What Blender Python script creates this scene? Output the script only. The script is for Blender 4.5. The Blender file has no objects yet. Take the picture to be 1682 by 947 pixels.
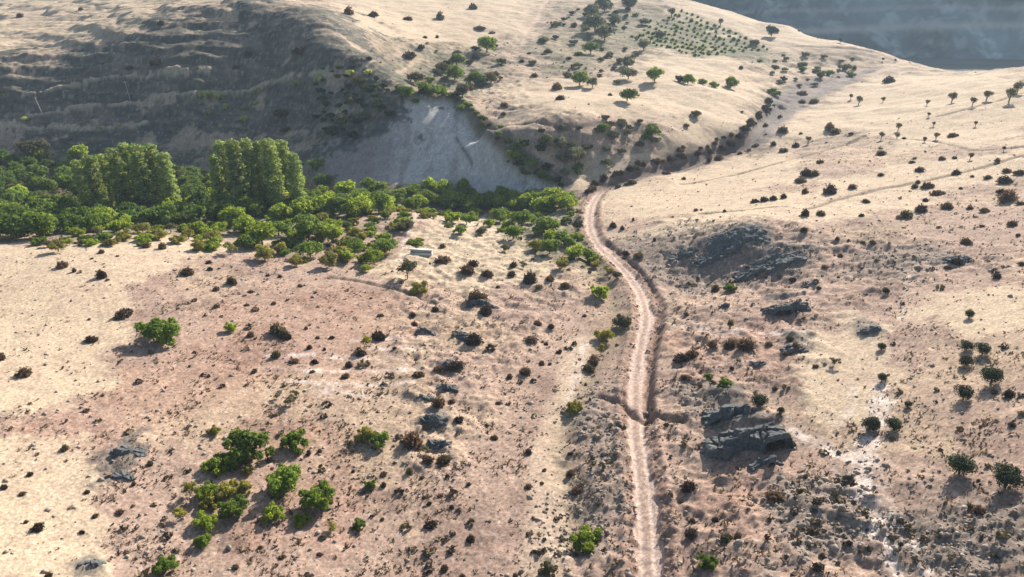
import bpy, math, random
import numpy as np
random.seed(7)
rng = np.random.default_rng(11)
S = bpy.context.scene
COL = S.collection
R = math.radians

# ------------------------------------------------------------------ camera
CAM_Z, PITCH, HFOV = 70.0, R(25.0), R(70.04)
cd = bpy.data.cameras.new("camera"); cam = bpy.data.objects.new("camera", cd); COL.objects.link(cam)
cam.location = (0, 0, CAM_Z); cam.rotation_euler = (R(90) - PITCH, 0, 0)
cd.sensor_width = 36.0; cd.lens = 18.0 / math.tan(HFOV / 2)
cd.clip_start = 0.5; cd.clip_end = 12000
S.camera = cam
# ------------------------------------------------------------------ light
SUN_EL, SUN_AZ = R(28), R(31)          # azimuth measured from +Y towards +X
w = bpy.data.worlds.new("World"); S.world = w; w.use_nodes = True
nt = w.node_tree; bg = nt.nodes["Background"]
sk = nt.nodes.new("ShaderNodeTexSky"); sk.sky_type = 'NISHITA'; sk.sun_disc = False
sk.sun_elevation = SUN_EL; sk.sun_rotation = SUN_AZ; sk.air_density = 1.2; sk.dust_density = 1.6
nt.links.new(sk.outputs[0], bg.inputs[0]); bg.inputs[1].default_value = 0.06
sd = bpy.data.lights.new("sun", 'SUN'); sd.energy = 4.7; sd.angle = R(0.55); sd.color = (1, .93, .82)
sun = bpy.data.objects.new("sun", sd); COL.objects.link(sun)
from mathutils import Vector
sv = Vector((math.sin(SUN_AZ) * math.cos(SUN_EL), math.cos(SUN_AZ) * math.cos(SUN_EL), math.sin(SUN_EL)))
sun.rotation_euler = sv.to_track_quat('Z', 'Y').to_euler()
vs = S.view_settings
vs.view_transform = 'Standard'; vs.look = 'None'; vs.gamma = 1; vs.use_curve_mapping = False
vs.exposure = 1.25
S.cycles.max_bounces = 6; S.cycles.diffuse_bounces = 3; S.cycles.transparent_max_bounces = 8

# ------------------------------------------------------------------ noise
def _hash(ix, iy, seed):
    h = (ix.astype(np.int64) * 374761393 + iy.astype(np.int64) * 668265263 + seed * 974711) & 0xffffffff
    h = ((h ^ (h >> 13)) * 1274126177) & 0xffffffff
    return (h ^ (h >> 16)) & 0xffffffff
def noise(x, y, seed=0):
    ix = np.floor(x); iy = np.floor(y); fx = x - ix; fy = y - iy
    ux = fx * fx * fx * (fx * (fx * 6 - 15) + 10); uy = fy * fy * fy * (fy * (fy * 6 - 15) + 10)
    def g(dx, dy):
        a = _hash(ix + dx, iy + dy, seed) * (2 * np.pi / 4294967296.0)
        return np.cos(a) * (fx - dx) + np.sin(a) * (fy - dy)
    a = g(0, 0) * (1 - ux) + g(1, 0) * ux; b = g(0, 1) * (1 - ux) + g(1, 1) * ux
    return (a * (1 - uy) + b * uy) * 1.5
def fbm(x, y, lam, octs=4, seed=0, gain=.5, ridged=False):
    s = 0; amp = 1; tot = 0
    for i in range(octs):
        n = noise(x / lam + 13.7 * i, y / lam - 7.3 * i, seed + i * 17)
        if ridged: n = 1 - 2 * np.abs(n)
        s = s + n * amp; tot += amp; amp *= gain; lam *= .5
    return s / tot
def sstep(a, b, x):
    t = np.clip((x - a) / (b - a), 0, 1); return t * t * (3 - 2 * t)

# ------------------------------------------------------------------ relief
F = 841 / math.tan(HFOV / 2); CP, SP = math.cos(PITCH), math.sin(PITCH)
def ray(px, py):
    x = (px - 841) / F; v = (473.5 - py) / F
    return np.array([x, CP + v * SP, -SP + v * CP])
def at_z(px, py, z):
    d = ray(px, py); t = (z - CAM_Z) / d[2]
    return d[0] * t, d[1] * t
CTL = [(-300,420,2),(0,395,1),(0,500,4),(0,650,6),(0,947,7),(-300,947,9),(-300,650,8),
 (200,380,0),(200,500,3),(200,650,4),(200,947,4),(450,420,-2),(450,550,1),(450,750,2),(450,947,2),
 (680,350,-8),(680,450,-3),(680,600,0),(680,800,.5),(680,947,.5),(900,400,-6),(900,500,-3.5),(880,650,-1.5),(900,850,0),(900,947,.5),
 (1060,947,1),(1050,800,.5),(1050,700,0),(1055,600,-1.2),(1070,520,-2.5),(1030,450,-4),(980,400,-5.5),(975,340,-7.5),(1000,298,-8),
 (1100,265,-7.5),(1200,240,-7),(1260,190,-6),(1320,150,-4),(1400,120,-2),
 (1150,500,-1),(1200,380,2.4),(1200,462,-4),(1300,405,2.4),(1300,465,0),(1120,395,-1.5),(1120,455,-5),(1400,420,3.5),(1210,345,-.5),(1150,650,1),(1180,800,2),(1180,947,3),(1300,600,3),(1300,800,4),(1300,947,5),
 (1450,500,5),(1450,700,6),(1450,947,6),(1682,400,9),(1682,600,11),(1682,800,12),(1682,947,11),(1950,700,16),(1950,400,16),(1950,947,14),
 (1100,330,-6),(1200,300,-5),(1300,270,-3),(1500,320,4),(1682,300,8),(1400,200,-2),(1550,200,4),(1682,200,9),
 (1550,130,4),(1682,110,9),(1480,110,0),(1900,110,14),(1900,250,16),
 (0,370,-10),(0,320,-14),(0,262,-12),(200,360,-10),(200,320,-14),(200,262,-12),(400,350,-10),(400,300,-14),(400,262,-12),(550,340,-11),(520,300,-12),
 (-300,340,-14),(-300,260,-13),
 (0,228,-6.3),(200,228,-6.3),(400,215,-3.7),(520,262,-7),(520,225,-1),(520,150,12.5),(0,150,9.8),(0,120,16.6),(200,150,9.8),(400,140,11.8),(-300,228,-6),(-300,150,9.8),
 (0,95,21),(0,40,25),(0,0,29),(-300,95,21),(-300,30,27),(200,95,22.1),(200,45,33),(200,0,37),(400,90,23.7),(400,40,34.9),(400,18,40.8),(400,0,42),(520,90,26),(520,30,39),(520,0,42),(300,95,23),(300,30,37),(300,0,39),(100,60,27),
 (600,300,-12),(600,215,2),(600,150,14.7),(600,92,26.5),(600,50,31.5),(600,0,37),(650,172,11),(655,125,15),(760,200,5.2),
 (700,300,-12),(700,240,-2),(700,172,10.3),(700,140,12),(700,100,17),(700,50,25),(700,0,34),
 (800,300,-12),(800,250,-4.5),(800,205,7),(820,150,9),(850,263,-4.6),(860,225,4),(920,308,-11),(950,285,-8),(950,215,5),(950,150,9),(1050,205,4),(1000,260,-4),(1100,225,0),(1080,268,-6.5),
 (1100,170,5),(1200,155,3),(1200,210,-2),(950,100,13),(950,50,20),(950,0,29),(1100,100,9),(1100,50,17),(1100,0,27),
 (1200,100,6.5),(1120,0,27),(1200,20,22),(1250,50,14),(1300,45,14),(1300,90,5),(1400,75,9),(1400,100,2),(1490,102,0)]
pts = [(*at_z(*c), c[2]) for c in CTL]
# ground out of sight behind the two crests and beyond the top of the picture
for px, py, z, k, dz in [(1200,20,22,1.2,-35),(1300,45,14,1.2,-32),(1400,75,9,1.2,-32),(1490,102,0,1.2,-28),(1560,100,4,1.22,-32),(1682,100,10,1.25,-38),(1900,100,14,1.25,-40),(1060,0,27,1.35,-20),
                     (1300,45,14,1.7,-45),(1490,102,0,1.8,-35),(1682,100,10,1.9,-45),(1900,100,14,1.9,-45)]:
    X, Y = at_z(px, py, z); pts.append((X * k, Y * k, z + dz))
for X, Y, z in [(-900,1100,30),(-500,1100,40),(-100,1100,34),(250,1100,10),(600,1100,-25),(1000,1100,-25),(-800,600,20),(-60,25,8),(0,25,3),(60,25,9),(-30,0,8),(30,0,8)]:
    pts.append((X, Y, z))
pts = np.array(pts); CC = 40.0
def uw(X, Y): return X / (Y + CC), np.log(Y + CC)
pu, pw = uw(pts[:, 0], pts[:, 1]); N = len(pts)
def phi(r2): return .5 * r2 * np.log(r2 + 1e-12)
A = np.zeros((N + 3, N + 3)); A[:N, :N] = phi((pu[:, None] - pu) ** 2 + (pw[:, None] - pw) ** 2) + np.eye(N) * 2e-4
A[:N, N] = 1; A[:N, N + 1] = pu; A[:N, N + 2] = pw; A[N:, :N] = A[:N, N:].T
COEF = np.linalg.solve(A, np.concatenate([pts[:, 2], np.zeros(3)]))
def base_h(X, Y):
    sh = np.shape(X); u, v = uw(np.ravel(X).astype(float), np.ravel(Y).astype(float)); out = np.empty(u.size)
    for i in range(0, u.size, 40000):
        a = u[i:i + 40000, None]; b = v[i:i + 40000, None]
        out[i:i + 40000] = phi((a - pu) ** 2 + (b - pw) ** 2) @ COEF[:N] + COEF[N] + a[:, 0] * COEF[N + 1] + b[:, 0] * COEF[N + 2]
    return out.reshape(sh)
# coarse ray hit on the smooth relief, used to lay out the features that shape the ground
def hit(px, py, h=None):
    h = h or base_h
    d = ray(px, py); ts = np.geomspace(50, 1600, 500)
    X = d[0] * ts; Y = d[1] * ts; Z = CAM_Z + d[2] * ts
    g = Z - h(X, Y); i = int(np.argmax(g < 0)) or 499
    a, b = ts[i - 1], ts[i]
    t = np.linspace(a, b, 40); g = CAM_Z + d[2] * t - h(d[0] * t, d[1] * t); j = int(np.argmax(g < 0)) or 39
    t = t[j]; return d[0] * t, d[1] * t
def poly(pp, h=None): return np.array([hit(a, b, h) for a, b in pp])
def smooth_line(P, n=8):
    P = np.asarray(P, float); out = []
    Q = np.vstack([2 * P[0] - P[1], P, 2 * P[-1] - P[-2]])
    for i in range(1, len(Q) - 2):
        for t in np.arange(n) / n:
            a, b, c, d = Q[i - 1], Q[i], Q[i + 1], Q[i + 2]
            out.append(.5 * (2 * b + (c - a) * t + (2 * a - 5 * b + 4 * c - d) * t * t + (3 * b - a - 3 * c + d) * t ** 3))
    out.append(P[-1]); return np.array(out)
def line_dist(X, Y, L):
    """distance to polyline, signed side (+ = right of travel) and parameter 0..1"""
    best = np.full(X.shape, 1e9); side = np.zeros(X.shape); par = np.zeros(X.shape); n = len(L) - 1
    for i in range(n):
        ax, ay = L[i]; bx, by = L[i + 1]; dx, dy = bx - ax, by - ay; l2 = dx * dx + dy * dy + 1e-9
        t = np.clip(((X - ax) * dx + (Y - ay) * dy) / l2, 0, 1)
        d = np.hypot(X - ax - t * dx, Y - ay - t * dy); m = d < best
        best = np.where(m, d, best); side = np.where(m, np.sign((X - ax) * dy - (Y - ay) * dx), side); par = np.where(m, (i + t) / n, par)
    return best, side, par
def poly_dist(X, Y, P):
    """signed distance to a polygon, negative inside"""
    P = np.asarray(P); L = np.vstack([P, P[:1]]); d, _, _ = line_dist(X, Y, L)
    ins = np.zeros(X.shape, bool)
    for (ax, ay), (bx, by) in zip(L[:-1], L[1:]):
        c = ((ay > Y) != (by > Y)) & (X < (bx - ax) * (Y - ay) / (by - ay + 1e-12) + ax); ins ^= c
    return np.where(ins, -d, d)
def boxed(fn, X, Y, P, pad):
    """evaluate fn only near P; elsewhere 1e3"""
    P = np.asarray(P); m = (X > P[:, 0].min() - pad) & (X < P[:, 0].max() + pad) & (Y > P[:, 1].min() - pad) & (Y < P[:, 1].max() + pad)
    return m
def pd(X, Y, P, pad=60):
    out = np.full(X.shape, 1e3); m = boxed(None, X, Y, P, pad)
    if m.any(): out[m] = poly_dist(X[m], Y[m], P)
    return out
def ld(X, Y, L, pad=25):
    d = np.full(X.shape, 1e3); s = np.ones(X.shape); p = np.zeros(X.shape); m = boxed(None, X, Y, L, pad)
    if m.any(): d[m], s[m], p[m] = line_dist(X[m], Y[m], L)
    return d, s, p

# ------------------------------------------------------------------ layout of ground features (world metres, found on the relief)
TRACK = smooth_line(poly([(1068,990),(1066,947),(1064,880),(1060,820),(1053,760),(1047,710),(1046,660),(1048,600),(1056,555),(1062,520),(1052,480),(1030,447),(1005,422),(984,402),(972,380),(969,355),(975,330),(990,308),(1020,293),(1080,275),(1140,258),(1195,243),(1235,222),(1262,192),(1285,172)]))
TRACK_W = [(0,1.6),(.2,1.55),(.45,1.5),(.6,1.6),(.7,1.9),(.8,2.2),(1,2.8)]
RIVER = poly([(1235,225),(1262,190),(1262,160),(1300,140),(1350,128),(1400,118),(1440,112),(1400,135),(1340,165),(1300,185),(1275,215),(1245,240)])
FARTRACK = smooth_line(poly([(1270,185),(1320,160),(1365,138),(1410,124),(1470,112)]))
GULLY = smooth_line(poly([(1000,400),(1030,425),(1058,455),(1080,490),(1084,530),(1074,580),(1068,620),(1064,665),(1066,690)]))
GULLY2 = smooth_line(poly([(960,420),(990,460),(1008,500),(1010,545),(985,590),(955,640),(930,690),(920,740),(935,800),(950,880)]))
CUTLINE = smooth_line(poly([(990,655),(1020,665),(1050,684),(1085,684),(1120,694)]))
WASH = smooth_line(poly([(955,560),(935,640),(905,720),(905,800),(900,870),(895,947)]))
RILL = smooth_line(poly([(1500,380),(1495,440),(1480,520),(1460,600),(1448,650),(1440,700),(1420,740),(1415,790),(1435,850),(1460,910),(1475,960)]))
RILL2 = smooth_line(poly([(1330,712),(1370,740),(1400,760),(1425,800),(1440,850)]))
HILLTRACK = smooth_line(poly([(900,0),(885,25),(868,48),(858,75)]))
BANKLINE = smooth_line(poly([(655,168),(700,166),(742,170),(765,192),(795,222),(828,258),(850,282),(880,297),(920,312)]))
FIELD = poly([(528,240),(560,222),(625,206),(650,172),(700,167),(742,170),(765,194),(800,232),(835,264),(880,297),(922,314),(870,318),(760,312),(700,300),(600,306),(520,300)])
PATHS = [smooth_line(poly(p, None)) for p in ([(50,192),(150,181),(240,170),(330,158),(430,140),(520,122),(600,108),(690,98)], [(40,158),(110,147),(170,133),(280,125),(340,122)], [(0,205),(120,212),(240,205)])]
TYRES = [smooth_line(poly(p, None)) for p in ([(112,475),(145,482),(162,505),(166,535),(164,560)], [(128,472),(160,482),(176,505),(181,535),(180,560)])]
THIN = [smooth_line(poly(p, None)) for p in ([(540,455),(600,465),(650,478),(715,500)], [(1150,352),(1220,345),(1290,338)], [(1120,300),(1300,262),(1420,225)], [(1440,228),(1520,232),(1600,245),(1682,240)], [(1540,192),(1600,178),(1682,152)], [(1310,75),(1360,78),(1480,98)], [(1330,340),(1400,322),(1500,300),(1682,255)], [(830,215),(930,210),(1010,200)])]
PALE = [smooth_line(poly(p, None)) for p in ([(1400,640),(1395,670),(1380,700)], [(1420,790),(1400,760),(1350,735),(1300,705)], [(1450,800),(1465,860),(1500,900),(1520,947)], [(440,585),(520,582),(600,588)], [(470,625),(560,632),(680,628)], [(560,560),(640,556),(700,560)], [(520,640),(620,648),(670,644)], [(430,603),(560,610),(690,607)], [(610,572),(690,574)], [(960,560),(948,610),(930,660)], [(690,352),(665,400),(655,430)], [(770,370),(800,345)], [(1090,535),(1180,545)], [(1180,545),(1330,552)])]
ROUGH = [poly(p) for p in ([(640,350),(960,330),(965,480),(820,620),(770,780),(680,780),(660,620),(640,450)], [(1080,360),(1340,370),(1560,400),(1682,420),(1350,520),(1340,640),(1080,680)], [(950,640),(1035,640),(1040,960),(940,960)], [(1090,640),(1300,780),(1700,820),(1700,990),(1090,990)], [(660,60),(840,70),(880,230),(960,300),(1100,220),(1000,200),(850,190),(760,170)])]
CREAM = {k: poly(v) for k, v in {
 'plateau': [(800,150),(860,190),(960,195),(1100,205),(1190,215),(1230,190),(1262,130),(1180,90),(1080,85),(1040,120),(900,130)],
 'river': [(985,330),(1010,300),(1100,275),(1200,250),(1290,250),(1310,290),(1260,330),(1120,352),(1010,362)],
 'ridge': [(1290,190),(1400,140),(1500,112),(1682,120),(1740,180),(1682,235),(1500,250),(1400,215),(1300,235),(1245,235)],
 'bank': [(925,318),(960,285),(1080,240),(1200,205),(1240,190),(1225,225),(1120,255),(1000,290),(955,320)],
 'top': [(-200,-10),(520,-10),(470,15),(300,20),(230,60),(150,75),(0,90),(-200,100)],
 'top2': [(560,-10),(900,-10),(860,60),(760,70),(640,60),(560,50)],
 'spine': [(1110,-8),(1200,14),(1300,44),(1400,74),(1485,100),(1400,96),(1270,78),(1180,50),(1110,20)],
 'left': [(-250,400),(0,405),(180,385),(420,395),(420,415),(300,430),(220,470),(190,560),(160,640),(60,680),(0,700),(-250,760)],
 'left2': [(-200,760),(0,720),(100,720),(160,800),(150,947),(-100,947)],
 'mid': [(690,350),(760,360),(860,400),(960,450),(940,480),(800,480),(700,470),(640,450),(660,400)],
 'rtop': [(1010,385),(1150,350),(1300,320),(1500,260),(1700,240),(1700,300),(1560,310),(1480,350),(1300,370),(1150,375)],
 'rmid': [(1310,560),(1400,520),(1440,540),(1460,600),(1430,680),(1340,700),(1290,660),(1290,600)],
 'rside': [(1480,480),(1700,480),(1700,540),(1560,560)],
}.items()}
RED = {k: poly(v) for k, v in {
 'a': [(0,700),(150,640),(250,590),(330,500),(500,470),(650,480),(690,560),(560,620),(420,650),(250,700),(100,740),(0,760)],
 'b': [(400,700),(560,720),(600,800),(560,900),(430,900),(380,820)],
 'c': [(1120,560),(1280,520),(1320,600),(1200,640),(1110,620)],
 'd': [(1180,740),(1300,760),(1310,860),(1220,900),(1150,840)],
}.items()}
GREY = {k: poly(v) for k, v in {      # grey scree and rock debris
 'a': [(1020,380),(1120,370),(1200,370),(1300,400),(1330,450),(1200,480),(1090,490),(1060,440)],
 'b': [(1400,430),(1480,400),(1540,400),(1560,450),(1480,480)],
 'c': [(1470,860),(1560,830),(1700,830),(1700,990),(1500,990)],
 'd': [(1280,800),(1400,780),(1420,870),(1380,947),(1250,947)],
 'h': [(1060,395),(1150,375),(1225,375),(1320,410),(1330,440),(1200,470),(1100,480)],
 'e': [(1000,690),(1040,690),(1040,800),(1000,800)],
 'f': [(1110,640),(1200,620),(1200,700),(1120,700)],
 'g': [(960,640),(1030,640),(1040,900),(960,947),(930,900)],
}.items()}
GREEN = {k: poly(v) for k, v in {     # dry scrub with a green cast
 'a': [(1100,10),(1180,40),(1260,85),(1290,100),(1200,95),(1080,85),(1000,90),(960,130),(900,120),(880,60),(930,5)],
 'b': [(560,110),(700,70),(820,80),(830,140),(760,170),(650,165)],
 'c': [(700,330),(960,330),(980,440),(900,470),(760,440),(700,390)],
 'd': [(-200,240),(0,240),(120,225),(330,215),(520,250),(700,300),(930,320),(960,400),(700,345),(500,400),(300,385),(-200,400)],
}.items()}
ROCKS = [(1215,385,9,6,1.2),(1275,415,9,4,1.0),(1180,400,7,4,.8),(1285,490,5,3,1.8),(1310,560,3.5,5,1.2),(1425,540,3.5,6,1.4),(1190,650,4,3,1.6),(1225,690,6.5,3.2,3.0),(1258,720,3,2,1.8),
         (1560,430,6,3,1.4),(205,750,3.5,7,1.2),(760,555,3,2,1.2),(785,495,3.5,1.8,1.3),(735,605,3,3,.9),(715,690,3,4,1.2),(150,930,2.5,2,.6)]
rock_c = [(hit(a, b), c, d, e) for a, b, c, d, e in ROCKS]

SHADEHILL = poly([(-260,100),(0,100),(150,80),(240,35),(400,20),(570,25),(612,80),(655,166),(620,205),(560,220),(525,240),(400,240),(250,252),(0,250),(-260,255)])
ORCH = poly([(1115,14),(1200,42),(1268,86),(1230,98),(1100,92),(1035,64)])
DARKC = poly([(1500,830),(1600,800),(1720,810),(1720,1000),(1490,1000),(1480,900)])
FURROW = smooth_line(poly([(750,226),(762,246),(775,270)]))
def masks(X, Y):
    """what the ground is made of at each place, plus painted hillside shade"""
    M = {}
    n1 = fbm(X, Y, 9, 4, 50); n2 = fbm(X, Y, 2.2, 3, 60)
    sc = np.maximum(1, (Y + 20) / 120)
    jit = (n1 * 5.5 + n2 * 3.2 + fbm(X, Y, 22, 2, 55) * 6) * sc
    d, s, p = ld(X, Y, TRACK); tw = np.interp(p, *zip(*TRACK_W))
    M['td'], M['ts'], M['tp'] = d, s, p
    M['track'] = 1 - sstep(tw - .25, tw + .35, d + n2 * .9 + n1 * .7)
    M['bench'] = 1 - sstep(tw + .6, tw + 2.6, d + n1 * 1.4)
    d2, _, _ = ld(X, Y, FARTRACK); M['track'] = np.maximum(M['track'], (1 - sstep(2.2, 3.2, d2)) * .8)
    d2, _, _ = ld(X, Y, HILLTRACK); M['track'] = np.maximum(M['track'], (1 - sstep(1.0, 2.2, d2)) * .6)
    M['gully'], _, _ = ld(X, Y, GULLY); M['gully2'], _, _ = ld(X, Y, GULLY2); M['cut'], _, _ = ld(X, Y, CUTLINE)
    wd, _, _ = ld(X, Y, WASH); M['wash'] = 1 - sstep(1.4, 4.2, wd + n1 * 1.6)
    r1, _, rp = ld(X, Y, RILL); r2, _, _ = ld(X, Y, RILL2)
    rill = np.maximum(1 - sstep(.2, 1.2 + 1.0 * (rp > .35) * (rp < .75), r1 + n2 * 1.8 + n1 * 1.4 + 1.3 * (rp < .35)), (1 - sstep(.2, 1.2, r2 + n2 * 1.6)) * .7)
    M['rill'] = rill
    M['field'] = 1 - sstep(-1, 1.2, pd(X, Y, FIELD) + n2 * .8)
    def grp(G, soft, jk=1):
        m = 0
        for P in G.values(): m = np.maximum(m, 1 - sstep(-soft, soft, (pd(X, Y, P) + jit * jk) / sc))
        return m
    M['cream'] = grp(CREAM, 1.6); M['red'] = grp(RED, 3.0, 1.3); M['grey'] = grp(GREY, 1.6, 1.2)
    M['river'] = 1 - sstep(-1, 3, pd(X, Y, RIVER) + n1 * 5); M['green'] = grp(GREEN, 4.0, 1.3)
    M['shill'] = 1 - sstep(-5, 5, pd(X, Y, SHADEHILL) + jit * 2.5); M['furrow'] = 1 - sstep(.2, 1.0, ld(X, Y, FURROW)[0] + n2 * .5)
    M['orch'] = 1 - sstep(-2, 3, pd(X, Y, ORCH) + n1 * 5)
    M['dark'] = 1 - sstep(-6, 6, pd(X, Y, DARKC) + jit)
    M['path'] = 0; M['tyre'] = 0; M['thin'] = 0; M['pale'] = 0
    for Ln in PATHS: M['path'] = np.maximum(M['path'], 1 - sstep(.5, 1.5, ld(X, Y, Ln)[0] + n2 * 1.6 + n1 * 2.5))
    for Ln in TYRES: M['tyre'] = np.maximum(M['tyre'], 1 - sstep(.12, .45, ld(X, Y, Ln)[0]))
    for Ln in THIN: M['thin'] = np.maximum(M['thin'], 1 - sstep(.3 * sc ** .5, .9 * sc ** .5, ld(X, Y, Ln)[0] + n2 * .5 + n1 * .6))
    for Ln in PALE: M['pale'] = np.maximum(M['pale'], 1 - sstep(.3, 1.2, ld(X, Y, Ln)[0] + n2 * .8 + n1 * .5))
    M['rough'] = 0
    for P in ROUGH: M['rough'] = np.maximum(M['rough'], 1 - sstep(-4, 4, pd(X, Y, P) + n1 * 8))
    bd, bs, _ = ld(X, Y, BANKLINE); M['bank'] = bd; M['bank_s'] = bs
    return M

def height(X, Y, M=None, detail=True):
    X = np.asarray(X, float); Y = np.asarray(Y, float)
    if M is None: M = masks(X, Y)
    z = base_h(X, Y)
    smooth = np.maximum.reduce([M['track'], M['field'] * .95, M['cream'] * .7, M['wash'] * .8])
    rough = 1 - smooth * .85
    far = sstep(120, 420, Y)
    # broad undulation
    z = z + fbm(X, Y, 34, 3, 1) * (0.5 + 1.5 * far) * (1 - M['bench'] * .7) * (1 - M['field'] * .6)
    # old terraces and ledges on the shaded hillside, running along the contour
    led = sstep(-60, -110, X + Y * .12 - 10) * sstep(300, 345, Y) 
    zz = z + fbm(X, Y, 40, 3, 4) * 3.0
    st = 4.6; k = zz / st; f = k - np.floor(k); z = z + led * ((sstep(.3, .7, f) - f) * st) * .5
    z = z + led * fbm(X / 3.0, Y, 10, 4, 9, ridged=True) * 1.2 + led * fbm(X / 2.4, Y + X * .1, 3.6, 3, 12, .65, ridged=True) * .55
    z = z + fbm(X, Y, 9, 4, 21, .55) * (.34 + .5 * far) * rough
    # lumpy broken ground
    z = z + M['rough'] * (1 - M['track']) * (fbm(X, Y, 7.5, 4, 23, .6, ridged=True) * .95 + fbm(X, Y, 3.0, 3, 29, .6) * .45)
    z = z + sstep(240, 330, Y) * (1 - smooth) * (fbm(X / 2.2, Y, 6.5, 3, 25, .6) * .8)
    z = z + led * M['path'] * 1.1 - M['thin'] * .45
    # bank along the edge of the ploughed slope
    z = z + (1 - M['field']) * np.where(M['bank'] < 14, (1 - sstep(3, 14, M['bank'])) * 2.2, 0)
    # rock outcrops
    for (c, rx, ry, hh) in rock_c:
        dx = (X - c[0]) / rx; dy = (Y - c[1]) / ry; r = np.sqrt(dx * dx + dy * dy); m = r < 1.7
        if m.any():
            q = fbm(X[m], Y[m], 3.0, 4, 33, .6, ridged=True)
            # steep face towards -y, gentle back: asymmetric profile
            prof = np.clip(1 - r[m], 0, 1) ** .7 * sstep(-.55, -.15, dy[m] + q * .25)
            z[m] += prof * hh * .4 + np.clip(1.4 - r[m], 0, 1) * q * .3
    # track bench cut into the slope, ditch and spoil
    bz = M['bench'] * (1 - M['track']); 
    z = z - M['track'] * .35
    z = z - sstep(.66, .74, M['tp']) * np.where(M['td'] < 25, np.exp(-(M['td'] / 5.0) ** 2), 0) * 1.9
    z = z + np.where(M['td'] < 6, np.exp(-((M['td'] - 3.1) / .7) ** 2) * .45 * (1 + fbm(X, Y, 2.0, 2, 70)) * (M['tp'] > .02), 0)
    rut = np.where(M['track'] > .3, -np.exp(-((M['td'] - .8) / .25) ** 2) * .13 + fbm(X, Y, 1.2, 3, 77, .65) * .16, 0)
    z = z + rut
    z = z - np.exp(-(M['gully'] / .85) ** 2) * 1.5 - np.exp(-(M['gully2'] / 2.4) ** 2) * .9 - np.exp(-(M['cut'] / .7) ** 2) * .8
    z = z - M['rill'] * .22
    if detail:
        z = z + fbm(X, Y, 2.4, 4, 41, .6) * (.16 + .25 * M['grey'] + .25 * bz) * rough * (1 + far)
        z = z + np.maximum(fbm(X, Y, .8, 2, 44, .6) - .18, 0) * (.28 + .6 * M['grey'] + .5 * bz) * rough
    # the sheet sinks to the surrounding country at its rim
    u = np.abs(X / (Y + CC)); rim = np.maximum.reduce([sstep(.86, 1.0, u), sstep(980, 1150, Y), sstep(28, 12, Y)])
    return z * (1 - rim) + (-31.0) * rim

# ------------------------------------------------------------------ materials
def mat(name, rough=.95):
    m = bpy.data.materials.new(name); m.use_nodes = True
    b = m.node_tree.nodes["Principled BSDF"]; b.inputs["Roughness"].default_value = rough; b.inputs["Specular IOR Level"].default_value = .15
    return m, m.node_tree, b
def N_(nt, typ, **kw):
    n = nt.nodes.new(typ)
    for k, v in kw.items():
        if k.startswith('i_'): n.inputs[k[2:].replace('_', ' ')].default_value = v
        else: setattr(n, k, v)
    return n
def srgb(*c):
    return tuple(((v / 255) / 12.92 if v / 255 <= .04045 else ((v / 255 + .055) / 1.055) ** 2.4) for v in c)
def lin(r, g, b): return np.array([r, g, b], float)

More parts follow.
